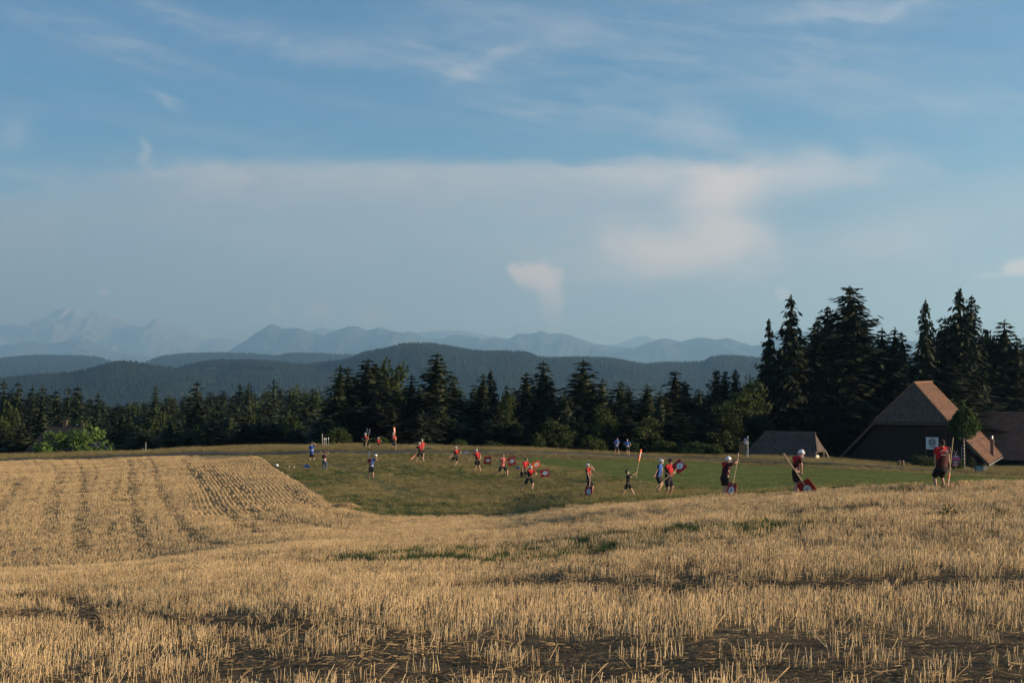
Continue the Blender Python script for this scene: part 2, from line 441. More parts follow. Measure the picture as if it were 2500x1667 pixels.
# smooth along depth (sigma in metres grows with distance)
def _sm(tab):
    out=tab.copy()
    k=np.exp(-0.5*(np.arange(-12,13)/5.0)**2); k/=k.sum()
    pad=np.pad(tab[:,:801],((0,0),(12,12)),mode='edge')
    s=np.array([np.convolve(r,k,'valid') for r in pad])
    w=np.clip((DG[:801]-10)/20,0,1)*np.clip((195-DG[:801])/10,0,1)
    out[:,:801]=tab[:,:801]*(1-w)+s*w
    return out
TAB=_sm(TAB)
def H(x,y):
    x=np.asarray(x,float); y=np.asarray(y,float)
    az=np.arctan2(x,y); r=np.hypot(x,y)
    px=CX+F*np.tan(np.clip(az,-0.9,0.9)); d=r*np.maximum(np.cos(az),0.75)
    fi=np.clip((px-PG[0])/20.0,0,len(PG)-1.001); i=fi.astype(int); fi=fi-i
    d=np.clip(d,0,3999.9)
    j=np.clip(np.searchsorted(DG,d,side='right')-1,0,len(DG)-2); t=(d-DG[j])/(DG[j+1]-DG[j])
    z=(TAB[i,j]*(1-t)+TAB[i,j+1]*t)*(1-fi)+(TAB[i+1,j]*(1-t)+TAB[i+1,j+1]*t)*fi
    w=np.clip((r-6)/20,0,1)
    z=z+w*(0.05*np.sin(x*.31+1.3*np.sin(y*.21))*np.cos(y*.17+.4)+0.035*np.sin(x*.73+y*.41+2)+.02*np.sin(y*1.1-x*.5))
    return z
cp,sp=math.cos(PITCH),math.sin(PITCH)
def proj(x,y,z):
    dep=y*cp+z*sp; v=z*cp-y*sp
    return CX+F*x/dep, CY-F*v/dep
def ray(px,py):
    a=(px-CX)/F; b=(CY-py)/F
    return np.array([a, cp-b*sp, sp+b*cp])
_dd=np.concatenate([np.arange(6,200,0.1),np.arange(200,1500,1)])
def pix2ground(px,py,dmin=6):
    r=ray(px,py); r=r/r[1]
    dd=_dd[_dd>=dmin]
    e=dd*r[2]-H(dd*r[0],dd)
    k=np.nonzero(e<0)[0]
    if len(k)==0: return None
    k=k[0]
    if k==0: d=dd[0]
    else: d=dd[k-1]+(dd[k]-dd[k-1])*e[k-1]/(e[k-1]-e[k])
    return np.array([d*r[0],d,float(H(d*r[0],d))])
def at(px,d):
    x=(px-CX)/F*d
    return np.array([x,d,float(H(x,d))])

def pl(lst, px):
    a = np.array(lst, float)
    return np.interp(px, a[:, 0], a[:, 1])


ROAD = [(-500, 148), (0, 148), (180, 148), (360, 146), (612, 142), (765, 139), (900, 137.5), (1100, 137.5), (1300, 139.5), (1500, 142.5),
        (1750, 144.5), (2000, 142.5), (2300, 132.5), (2500, 124), (2700, 117.5), (2900, 112)]
EDGE = [(-500, 145.2), (0, 145.2), (360, 143), (560, 140), (620, 138.5), (643, 136.5), (666, 126), (712, 113), (765, 98.5), (811, 87.3), (899, 77.5),
        (1000, 76.5), (1150, 74.8), (1300, 69), (1500, 60.3), (1650, 59.6), (1770, 57.9), (1950, 52), (2150, 50.5), (2300, 47.3), (2500, 50), (2900, 55)]
CROPN = [(1230, 131), (1250, 130.3), (1350, 120), (1437, 111.6), (1540, 98.8), (1617, 88.4), (1700, 84), (1900, 76), (2006, 66), (2150, 58), (2300, 53), (2900, 57)]
CROPF = [(1230, 130.4), (1250, 131), (1400, 131.6), (1600, 135), (1700, 134.7), (1853, 133.6), (2060, 128), (2300, 118.5), (2500, 110), (2900, 100)]


def pd(x, y):
    y = np.maximum(y, 1e-3)
    return CX + F * np.clip(x / y, -3, 3), y


TRACKS = []      # (polyline on the ground, half width, strength)
def track(pts, hw, st, dmin=6):
    P = [pix2ground(a, b, dmin) for a, b in pts]
    P = [p[:2] for p in P if p is not None]
    TRACKS.append((np.array(P), hw, st))


for pts, hw, st in (
        ([(208, 1149), (203, 1230), (195, 1348)], .5, .6),
        ([(321, 1149), (325, 1252), (356, 1332)], .45, .6),
        ([(375, 1149), (398, 1206), (440, 1279), (497, 1325), (547, 1331)], .45, .6),
        ([(448, 1122), (486, 1168), (536, 1233), (597, 1283), (635, 1302), (727, 1306)], .5, .7),
        ([(505, 1137), (543, 1183), (593, 1233), (635, 1268), (720, 1283)], .5, .7),
        ([(57, 1164), (8, 1233), (-40, 1300)], .55, .55),
        ([(153, 1153), (122, 1252), (110, 1310)], .55, .5),
        ([(690, 1180), (745, 1225), (800, 1252), (860, 1268)], .45, .6),
        ([(560, 1160), (610, 1210), (680, 1258), (800, 1292), (900, 1298)], .45, .6)):
    track(pts, hw, st, 55)
for pts, hw, st in (  # near wheel tracks, also laid where soft shade bands cross the stubble
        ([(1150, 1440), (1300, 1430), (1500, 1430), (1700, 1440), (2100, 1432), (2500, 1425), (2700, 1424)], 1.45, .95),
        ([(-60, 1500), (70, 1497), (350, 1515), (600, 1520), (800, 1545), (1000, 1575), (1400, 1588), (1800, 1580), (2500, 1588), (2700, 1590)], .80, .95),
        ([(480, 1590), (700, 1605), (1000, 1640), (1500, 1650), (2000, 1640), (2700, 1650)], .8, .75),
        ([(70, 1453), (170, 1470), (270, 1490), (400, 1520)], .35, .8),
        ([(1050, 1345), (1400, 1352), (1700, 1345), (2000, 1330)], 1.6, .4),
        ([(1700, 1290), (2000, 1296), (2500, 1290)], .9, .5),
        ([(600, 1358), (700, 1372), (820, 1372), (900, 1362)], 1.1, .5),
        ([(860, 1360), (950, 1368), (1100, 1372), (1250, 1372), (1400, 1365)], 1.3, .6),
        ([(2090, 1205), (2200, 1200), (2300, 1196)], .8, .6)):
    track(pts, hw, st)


def dist_poly(x, y, P):
    best = np.full(np.shape(x), 1e9)
    for a, b in zip(P[:-1], P[1:]):
        d = b - a; L = d.dot(d) + 1e-9
        t = np.clip(((x - a[0]) * d[0] + (y - a[1]) * d[1]) / L, 0, 1)
        best = np.minimum(best, np.hypot(x - a[0] - t * d[0], y - a[1] - t * d[1]))
    return best


EDGE_P = np.array([((p - CX) / F * d, d) for p, d in EDGE])


def zones(x, y):
    """cover of the ground at points: 0..1 arrays"""
    px, d = pd(x, y)
    nz = fbm(x * .35, y * .35, 3, 5)
    nz2 = fbm(x * .08, y * .08, 3, 9)
    rag = nz * .8 + fbm(x * 1.1, y * 1.1, 2, 13) * .5
    front = (y > 2)
    rd = np.abs(d - pl(ROAD, px))
    e = pl(EDGE, px)
    stub = ((d + rag < e) & front) * 1.0
    cn, cf = pl(CROPN, px), pl(CROPF, px)
    crop = ((px > 1235) & (d + nz * .9 > cn) & (d + nz * .5 < cf) & (stub < .5)) * 1.0
    soil = ((px > 1120) & (d + nz * .5 >= np.maximum(cf, 130.6)) & (d < pl(ROAD, px) - 2.6 + nz * .4)) * 1.0
    soil = np.where(px < 1900, soil, ((px >= 1900) & (d + nz * .5 >= cf) & (d < pl(ROAD, px) - 2.4)) * 1.0)
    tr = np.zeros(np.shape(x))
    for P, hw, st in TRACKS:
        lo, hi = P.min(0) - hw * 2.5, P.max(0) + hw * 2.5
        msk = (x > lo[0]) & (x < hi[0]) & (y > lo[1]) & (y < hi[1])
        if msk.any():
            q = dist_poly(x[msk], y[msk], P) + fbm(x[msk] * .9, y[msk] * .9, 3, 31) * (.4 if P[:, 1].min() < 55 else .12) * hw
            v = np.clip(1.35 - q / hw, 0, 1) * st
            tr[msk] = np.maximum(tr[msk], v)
    # thin, beaten-down stubble in front; its dark track tone also paints in shade
    thin = np.clip((fbm(x * .22 + 3, y * .5, 3, 77) + .05 + .25 * np.clip((px - 350) / 300, 0, 1)) * 2.2, 0, 1) * np.clip((14.2 - d) / 3, 0, 1)
    tr = np.maximum(tr, thin * .85)
    far = np.clip((d - 50) / 15, 0, 1) * (px < 900)
    tr = np.maximum(tr, np.clip(fbm(x * .10, y * .32, 4, 55) * 2.4 - .45, 0, 1) * .65 * (1 - far))
    # faint swaths left by the combine, running away from the camera on the far slope
    sw = np.sin((px + 16 * np.sin(d * .09)) * 2 * math.pi / 30.0 + 1.2 * np.sin(px * .017)) + .6 * fbm(px / 18.0, d * .03, 3, 71)
    tr = np.maximum(tr, np.clip(sw - .25, 0, 1) * .52 * far * np.clip((470 - px) / 80, 0, 1))
    wav = np.clip(fbm(x * .03 + 4, y * .55, 3, 73) * 2 - .75, 0, 1) * .4
    tr = np.maximum(tr, wav * far)
    # weeds in the stubble
    gp, gd = px, d
    band = 1.7 * np.exp(-((gd - 35) / 5.0) ** 2) * np.clip((gp - 780) / 250, 0, 1) * np.clip((2150 - gp) / 300, 0, 1)
    band = np.maximum(band, .6 * np.exp(-((gp - 283) / 30) ** 2) * (d > 60))
    band = np.maximum(band, .9 * np.exp(-((gp - 240) / 45) ** 2 - ((d - 60.5) / 3.5) ** 2))
    weed = np.clip(band * 1.15 + fbm(x * .3, y * .3, 4, 21) * .75 - .38, 0, 1)
    weed = np.maximum(weed, np.clip(fbm(x * .16 + 9, y * .3, 4, 23) * 2 - .75, 0, 1) * .7)
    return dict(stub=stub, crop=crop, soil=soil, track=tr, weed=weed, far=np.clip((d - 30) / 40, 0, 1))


# ground sheet: fine where the camera looks, coarse elsewhere, out past the mountains
def build_ground():
    a_in = np.radians(np.arange(-31, 31.01, .125))
    a_out = np.radians(np.concatenate([np.arange(31.6, 45, 1.5), np.arange(46, 315, 6.0), np.arange(315, 329, 1.5)]))
    A = np.concatenate([a_in, a_out]); nA = len(A)
    R = [1.5]
    while R[-1] < 168: R.append(R[-1] * 1.0125)
    while R[-1] < 57000: R.append(R[-1] * 1.06)
    R = np.array(R); nR = len(R)
    x = R[:, None] * np.sin(A)[None]; y = R[:, None] * np.cos(A)[None]
    z = H(x, y)
    V = np.stack([x, y, z], -1).reshape(-1, 3)
    V = np.concatenate([V, [[0, 0, float(H(0., .01))]]])
    i = np.arange(nR - 1)[:, None] * nA; k = np.arange(nA)[None]; k2 = (k + 1) % nA
    Q = np.stack([i + k, i + nA + k, i + nA + k2, i + k2], -1).reshape(-1, 4)[:, ::-1]
    T = np.stack([np.full(nA, nR * nA), np.arange(nA), (np.arange(nA) + 1) % nA], -1)[:, ::-1]
    zn = zones(V[:, 0], V[:, 1])
    m, N, b = material('field_ground')
    geo = N.new('ShaderNodeNewGeometry'); P = geo.outputs['Position']
    nb = N.noise(P, .45, 5, .6); nf = N.noise(P, 5.0, 5, .65); nw = N.noise(P, .07, 4, .55); nvf = N.noise(P, 26.0, 3, .6)
    straw = N.mix(N.ss(nf, .32, .68), (.085, .060, .034), (.21, .15, .080))
    straw = N.mix(N.m('MULTIPLY', N.ss(nvf, .5, .72), .5), straw, (.34, .25, .135))
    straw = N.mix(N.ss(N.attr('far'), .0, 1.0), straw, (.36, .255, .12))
    trk_shade = N.mix(N.ss(nf, .35, .65), (.045, .034, .022), (.105, .078, .047))  # bare track soil, its dark colour also standing in for soft shade bands
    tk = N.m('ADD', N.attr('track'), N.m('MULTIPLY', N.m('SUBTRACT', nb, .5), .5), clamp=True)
    trk_shade = N.mix(N.attr('far'), trk_shade, (.115, .085, .047))
    s1 = N.mix(N.m('MULTIPLY', tk, .9), straw, trk_shade)
    s1 = N.mix(N.m('MULTIPLY', N.attr('weed'), .7), s1, (.045, .07, .025))
    grass = N.mix(N.ss(nb, .3, .7), (.20, .165, .072), (.13, .135, .05))
    grass = N.mix(N.m('MULTIPLY', N.ss(nw, .4, .65), .7), grass, (.135, .105, .045))
    grass = N.mix(N.m('MULTIPLY', N.ss(nf, .5, .75), .5), grass, (.05, .05, .02))
    crop = N.mix(N.ss(nb, .3, .7), (.10, .135, .042), (.13, .155, .052))
    crop = N.mix(N.m('MULTIPLY', N.ss(nf, .5, .75), .4), crop, (.045, .06, .02))
    soil = N.mix(N.ss(nf, .35, .7), (.075, .050, .034), (.15, .105, .066))
    soil = N.mix(N.m('MULTIPLY', N.ss(nb, .5, .7), .6), soil, (.11, .105, .045))
    c = N.mix(N.attr('stub'), grass, s1)
    c = N.mix(N.attr('crop'), c, crop)
    c = N.mix(N.attr('soil'), c, soil)
    N.put(b.inputs['Base Color'], c)
    b.inputs['Roughness'].default_value = .95; b.inputs['Specular IOR Level'].default_value = .05
    bp = N.new('ShaderNodeBump'); bp.inputs['Strength'].default_value = .7; bp.inputs['Distance'].default_value = .06
    N.put(bp.inputs['Height'], N.m('ADD', nf, N.m('MULTIPLY', nvf, .5))); N.put(b.inputs['Normal'], bp.outputs[0])
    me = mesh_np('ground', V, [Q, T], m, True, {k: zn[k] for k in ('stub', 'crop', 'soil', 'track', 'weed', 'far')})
    o = bpy.data.objects.new('ground', me); COL.objects.link(o)
    tag(o, 'rolling field of golden stubble, dry meadow and green crop falling away to a valley', kind='structure')


build_ground()


def build_road():
    pts = []
    for px in np.arange(-500, 2901, 10.0):
        d = float(pl(ROAD, px)); pts.append(((px - CX) / F * d, d))
    P = np.array(pts)
    k = np.exp(-.5 * (np.arange(-15, 16) / 6.0) ** 2); k /= k.sum()
    for c in (0, 1):
        P[:, c] = np.convolve(np.pad(P[:, c], 15, mode='reflect', reflect_type='odd'), k, 'valid')
    t = np.gradient(P, axis=0); t /= np.linalg.norm(t, axis=1)[:, None]
    n = np.stack([-t[:, 1], t[:, 0]], 1)
    rows = []
    for s, dz in ((-1.75, -.25), (-1.7, .045), (-.8, .065), (0, .075), (.8, .065), (1.7, .045), (1.75, -.25)):
        q = P + n * s
        rows.append(np.column_stack([q, np.maximum(H(q[:, 0], q[:, 1]), H(P[:, 0], P[:, 1]) - .05) + dz]))
    V = np.array(rows).transpose(1, 0, 2).reshape(-1, 3); nc = 7
    i = np.arange(len(P) - 1)[:, None] * nc; j = np.arange(nc - 1)[None]
    Q = np.stack([i + j, i + j + 1, i + nc + j + 1, i + nc + j], -1).reshape(-1, 4)[:, ::-1]
    m = simple('asphalt', (.10, .092, .08), .95, .25, 1.6, spec=.03, bump=.2)
    o = bpy.data.objects.new('road', mesh_np('road', V, Q, m, True)); COL.objects.link(o)
    tag(o, 'narrow grey asphalt lane running along the far edge of the field', kind='structure')


build_road()


# ------------------------------------------------------------------ hills, mountains, air
def hill_mat(name, a, b_, c):
    m, N, b = material(name)
    geo = N.new('ShaderNodeNewGeometry'); P = geo.outputs['Position']
    n = N.noise(P, .0022, 5, .6); n2 = N.noise(P, .0125, 4, .6)
    col = N.mix(N.ss(n2, .35, .65), a, b_)
    col = N.mix(N.ss(n, .60, .66), col, c)
    N.put(b.inputs['Base Color'], col); b.inputs['Roughness'].default_value = .95; b.inputs['Specular IOR Level'].default_value = .03
    return m


def ridge_mesh(name, sil, D, depth_f, depth_b, base, mat, spur=.25, jag=0.0, nu=420, nw=36, wl=600., seed=1, label=None):
    """a ridge whose skyline passes through the given directions at distance D"""
    D, depth_f, depth_b, wl = D * 1.6, depth_f * 1.6, depth_b * 1.6, wl * 1.6      # far enough that the air over the field stays clear
    s = np.array(sil, float)
    px = np.linspace(s[0, 0], s[-1, 0], nu)
    py = pchip(s[:, 0], s[:, 1], px) if jag == 0 else np.interp(px, s[:, 0], s[:, 1])
    crest = (HOR - py) / F * D
    if jag: crest = crest + fbm(px * .05, px * 0 + seed, 4, seed, ridged=True) * jag
    W = np.concatenate([np.linspace(-1, 0, nw), np.linspace(0, 1, nw // 2)[1:]])
    X0 = (px - CX) / F * D
    wig = fbm(X0 / wl, X0 * 0 + seed, 3, seed + 3) * depth_f * .18
    x = np.zeros((len(W), nu)); y = x.copy(); z = x.copy()
    for k, w in enumerate(W):
        dep = wig + (w * depth_f if w < 0 else w * depth_b)
        yy = D + dep
        xx = X0 * (D + (dep - wig) * .6) / D
        cr = crest * (D + wig) / D
        sp = fbm(xx / wl, yy / wl * .6, 5, seed + 7, ridged=True)
        aw = abs(w)
        prof = (1 - aw ** 1.25) if w < 0 else (1 - aw ** 1.1)
        hgt = cr - base
        zz = base + hgt * np.clip(prof + spur * sp * np.sin(math.pi * min(aw, 1)) * .9, -.2, .985 if aw > 0 else 1)
        if aw == 0: zz = cr
        zz = np.where(aw > .97, base - 20, zz)
        x[k], y[k], z[k] = xx, yy, zz
    V = np.stack([x, y, z], -1).reshape(-1, 3)
    i = np.arange(len(W) - 1)[:, None] * nu; j = np.arange(nu - 1)[None]
    Q = np.stack([i + j, i + j + 1, i + nu + j + 1, i + nu + j], -1).reshape(-1, 4)
    o = bpy.data.objects.new(name, mesh_np(name, V, Q, mat, True)); COL.objects.link(o)
    tag(o, label, kind='structure')
    return V.reshape(len(W), nu, 3)


M_wood = hill_mat('wooded_slope', (.012, .020, .010), (.02, .03, .014), (.17, .14, .075))
M_wood2 = hill_mat('wooded_slope_far', (.014, .022, .011), (.024, .034, .016), (.20, .17, .10))
M_rock = hill_mat('mountain_rock', (.04, .05, .04), (.06, .065, .055), (.085, .085, .08))

HILLS = []
def hill(sil, D, df, db, seed, mat, label):
    HILLS.append((ridge_mesh('wooded_hill', sil, D, df, db, -140, mat, .30, 0, 300, 26, 420, seed, label), D * 1.6))


hill([(-300, 902), (0, 885), (60, 881), (132, 878), (190, 878), (244, 882), (279, 893), (320, 908), (380, 930), (440, 950)], 7200, 1800, 1100, 11, M_wood2,
     'distant hill with pale meadows and scattered farmhouses below the snowy peak')
hill([(310, 930), (363, 891), (401, 878), (470, 872), (575, 872), (640, 876), (680, 879), (687, 878), (732, 873), (819, 875), (900, 880), (1000, 900)], 7000, 1600, 1100, 12, M_wood2,
     'long level wooded ridge seen beneath the pointed mountain')
hill([(-300, 945), (0, 930), (129, 919), (175, 916), (220, 907), (260, 896), (296, 889), (330, 891), (366, 898), (436, 908), (520, 930)], 2900, 700, 600, 13, M_wood,
     'rounded dark wooded hill rising behind the left forest')
hill([(380, 935), (436, 909), (471, 897), (540, 887), (590, 887), (645, 890), (732, 897), (800, 900), (900, 915)], 3300, 750, 600, 14, M_wood,
     'low dark wooded hill between the rounded hill and the highest hill')
hill([(640, 930), (760, 897), (845, 887), (886, 869), (949, 856), (986, 847), (1043, 846), (1106, 855), (1169, 864), (1263, 866), (1295, 871), (1314, 880),
      (1333, 882), (1427, 881), (1478, 882), (1529, 888), (1575, 896), (1640, 912), (1800, 930)], 3600, 1100, 700, 15, M_wood,
     'highest dark wooded hill behind the middle of the forest')
hill([(1420, 935), (1500, 906), (1575, 896), (1606, 893), (1670, 893), (1713, 891), (1728, 881), (1759, 877), (1797, 878), (1848, 883), (1950, 885), (2100, 880), (2300, 872), (2500, 880), (2800, 885)], 3900, 1100, 700, 16, M_wood,
     'dark wooded hill running behind the tall right forest')

ridge_mesh('mountain_range', [(450, 900), (537, 869), (593, 834), (628, 813), (671, 791), (704, 802), (736, 800), (795, 821), (820, 808), (854, 796), (876, 797), (898, 807), (930, 799),
            (949, 805), (987, 816), (1002, 810), (1053, 827), (1084, 826), (1109, 816), (1153, 822), (1182, 830), (1210, 822), (1238, 830), (1263, 815), (1295, 816), (1320, 809),
            (1339, 815), (1370, 813), (1392, 819), (1421, 830), (1452, 840), (1500, 846), (1560, 855), (1640, 880), (1700, 900)], 18000, 4000, 3200, -140, M_rock, .34, 6, 700, 44, 900, 21,
           'blue mountain range with one pointed peak at its left end')
ridge_mesh('mountain_range', [(1380, 905), (1463, 879), (1499, 862), (1545, 854), (1581, 839), (1619, 828), (1644, 828), (1670, 835), (1703, 825), (1746, 830), (1775, 825), (1797, 835),
            (1823, 846), (1848, 844), (1880, 830), (1904, 806), (1930, 803), (2000, 815), (2080, 828), (2220, 833), (2300, 838), (2500, 842), (2800, 850)], 15500, 3300, 2600, -140, M_rock, .34, 6, 600, 44, 800, 22,
           'nearer blue mountain ridge ending behind the tall right trees')
ridge_mesh('mountain_range', [(690, 840), (740, 812), (779, 799), (820, 808), (900, 830), (965, 811), (1027, 811), (1075, 807), (1131, 808), (1200, 822), (1300, 830), (1400, 838), (1500, 842), (1517, 839), (1555, 822), (1581, 821), (1601, 831),
            (1650, 850)], 26000, 3000, 2500, -140, M_rock, .3, 8, 400, 30, 1500, 23, 'faintest blue mountain ridge showing behind the middle range')
M_snow, _N, _b = material('snowy_rock')
_geo = _N.new('ShaderNodeNewGeometry'); _sp = _N.new('ShaderNodeSeparateXYZ', i_0=_geo.outputs['Position'])
_n = _N.noise(_geo.outputs['Position'], .0012, 5, .6)
_hz = _N.ss(_N.m('ADD', _sp.outputs[2], _N.m('MULTIPLY', _N.m('SUBTRACT', _n, .5), 1440.0)), 1600.0, 2020.0)
_N.put(_b.inputs['Base Color'], _N.mix(_hz, (.10, .10, .095), (.24, .24, .25))); _b.inputs['Roughness'].default_value = .9
ridge_mesh('mountain_range', [(-400, 800), (-150, 790), (0, 796), (35, 792), (63, 796), (84, 803), (105, 797), (125, 775), (139, 761), (167, 757), (185, 764), (223, 764), (244, 759), (265, 764),
            (296, 782), (331, 797), (363, 796), (387, 780), (408, 782), (464, 810), (502, 832), (530, 829), (544, 825), (582, 832), (640, 850), (720, 870)], 30000, 4500, 3200, -140, M_snow, .42, 14, 500, 44, 1300, 24,
           'pale hazy snow-capped alpine massif at the far left')
ridge_mesh('mountain_range', [(-400, 850), (-100, 840), (0, 845), (80, 835), (150, 840), (215, 828), (240, 845), (300, 862), (420, 875), (500, 890)], 22000, 3300, 2600, -140, M_rock, .4, 12, 400, 34, 1100, 25,
           'faint blue foothills in front of the snow-capped massif')

# air: one closed box, pale and even
def build_haze():
    m = bpy.data.materials.new('haze_air'); m.use_nodes = True
    t = m.node_tree; t.nodes.clear()
    v = t.nodes.new('ShaderNodeVolumePrincipled'); o = t.nodes.new('ShaderNodeOutputMaterial')
    v.inputs['Density'].default_value = HAZE; v.inputs['Color'].default_value = (.34, .645, 1.0, 1); v.inputs['Anisotropy'].default_value = 0.42
    v.inputs['Absorption Color'].default_value = (.28, .28, .28, 1)
    v.inputs['Density Attribute'].default_value = ''; m.cycles.homogeneous_volume = True
    t.links.new(v.outputs[0], o.inputs['Volume'])
    mb = MB(); mb.box((0, 0, (2250 - 165) / 2), (124000, 124000, 2250 + 165))
    ob = mb.build('haze', m); ob.data.attributes.remove(ob.data.attributes['shade']); ob['kind'] = 'stuff'; ob['label'] = 'thin blue summer haze over the hills and mountains'


build_haze()

# ------------------------------------------------------------------ field cover: stubble, straw, weeds, meadow, crop
M_straw = plant_mat('straw', (.64, .455, .235), (.46, .325, .165), (.74, .56, .32), .10, .35, .25)
M_litter = plant_mat('loose_straw', (.26, .19, .105), (.17, .125, .07), (.36, .27, .155), .1, .5, .15)  # strewn straw kept darker, adding to the shade painted by the tracks
M_dry = plant_mat('meadow_blades', (.27, .22, .095), (.185, .18, .07), (.40, .31, .15), .3, .10)
M_fringe = plant_mat('tall_dry_grass', (.25, .21, .10), (.20, .17, .075), (.30, .24, .12), .3, .15)
M_crop = plant_mat('young_crop', (.135, .18, .055), (.165, .20, .066), (.21, .21, .085), .35, .15)
M_weed = plant_mat('green_weeds', (.060, .110, .030), (.045, .085, .025), (.09, .13, .04), .35, .4)


def prism_stalks(base, tip, r):
    """three-sided stalks: arrays (n,3),(n,3),(n)"""
    n = len(base); ax = tip - base; ax = ax / (np.linalg.norm(ax, axis=1)[:, None] + 1e-9)
    ref = np.where(np.abs(ax[:, 2:3]) > .8, np.array([[1., 0, 0]]), np.array([[0, 0, 1.]]))
    u = np.cross(ax, ref); u /= (np.linalg.norm(u, axis=1)[:, None] + 1e-9); w = np.cross(ax, u)
    ang = RNG.uniform(0, 6.28, n)
    ring = []
    for k in range(3):
        a = ang + k * 2.0944
        ring.append(u * np.cos(a)[:, None] * r[:, None] + w * np.sin(a)[:, None] * r[:, None])
    V = np.stack([base + q for q in ring] + [tip + q * .9 for q in ring], 1).reshape(-1, 3)
    o = np.arange(n)[:, None] * 6
    Q = np.concatenate([o + np.array([[0, 1, 4, 3]]), o + np.array([[1, 2, 5, 4]]), o + np.array([[2, 0, 3, 5]])])
    T = o + np.array([[3, 4, 5]])
    return V, [Q, T]


def stubble_tpl(i, n_rows=4, per=12, h=(.11, .185), rad=.0036, half=.25):
    b, t, r = [], [], []
    for k in range(n_rows):
        y0 = -half + (k + .5) * 2 * half / n_rows
        m = per + RNG.integers(-per // 3, per // 3 + 1)
        xs = RNG.uniform(-half * 1.04, half * 1.04, m); ys = y0 + RNG.normal(0, .012, m)
        hh = RNG.uniform(h[0], h[1], m) * np.where(RNG.random(m) < .12, RNG.uniform(.4, 1.25, m), 1)
        lean = RNG.normal(0, .12, (m, 2)) + np.where(RNG.random((m, 1)) < .12, RNG.normal(0, .6, (m, 2)), 0)
        bb = np.column_stack([xs, ys, np.full(m, -.05)])
        b.append(bb); t.append(bb + np.column_stack([lean[:, 0] * hh, lean[:, 1] * hh, hh + .05])); r.append(RNG.uniform(.7, 1.45, m) * rad)
    V, Fs = prism_stalks(np.concatenate(b), np.concatenate(t), np.concatenate(r))
    return mesh_np('stubble_clump', V, Fs, M_straw)


def litter_tpl(n=52, sp=.34, lift=.035):
    c = np.column_stack([RNG.uniform(-sp, sp, (n, 2)), RNG.uniform(.004, lift, n)])
    a = RNG.uniform(0, 6.28, n); L = RNG.uniform(.04, .15, n); e = RNG.normal(0, .12, n)
    d = np.column_stack([np.cos(a), np.sin(a), e]) * L[:, None] / 2
    V, Fs = prism_stalks(c - d, c + d, RNG.uniform(.0014, .0026, n))
    return mesh_np('straw_litter', V, Fs, M_litter)


def blade_tpl(name, n, hmin, hmax, w, mat, spread=.28, bend=.35):
    b = np.column_stack([RNG.uniform(-spread, spread, (n, 2)), np.full(n, -.03)])
    h = RNG.uniform(hmin, hmax, n) * RNG.uniform(.6, 1, n); a = RNG.uniform(0, 6.28, n); dr = np.column_stack([np.cos(a), np.sin(a)])
    side = np.column_stack([-dr[:, 1], dr[:, 0]]); ww = RNG.uniform(.6, 1.3, n) * w
    mid = b.copy(); mid[:, :2] += dr * (h * bend * .3)[:, None]; mid[:, 2] += h * .6
    tip = b.copy(); tip[:, :2] += dr * (h * bend * RNG.uniform(.4, 1.8, n))[:, None]; tip[:, 2] += h
    s3 = np.column_stack([side * ww[:, None], np.zeros(n)])
    V = np.stack([b - s3, b + s3, mid + s3 * .7, mid - s3 * .7, tip], 1).reshape(-1, 3)
    o = np.arange(n)[:, None] * 5
    return mesh_np(name, V, [o + np.array([[0, 1, 2, 3]]), o + np.array([[3, 2, 4]])], mat)


def ground_grid(step, dmin, dmax, pxlo=-160, pxhi=2660):
    ys = np.arange(dmin, dmax, step); out = []
    for y in ys:
        x0, x1 = (pxlo - CX) / F * y, (pxhi - CX) / F * y
        xs = np.arange(x0, x1, step); out.append(np.column_stack([xs, np.full(len(xs), y)]))
    P = np.concatenate(out)
    return P + RNG.uniform(-step * .4, step * .4, P.shape)


def place(P, zscale, xy=1.0, rot=None):
    n = len(P); z = H(P[:, 0], P[:, 1])
    r = np.zeros((n, 3)); r[:, 2] = rot if rot is not None else RNG.uniform(0, 6.28, n)
    s = np.ones((n, 3)) * xy; s[:, 2] = zscale
    return np.column_stack([P, z]), r, s


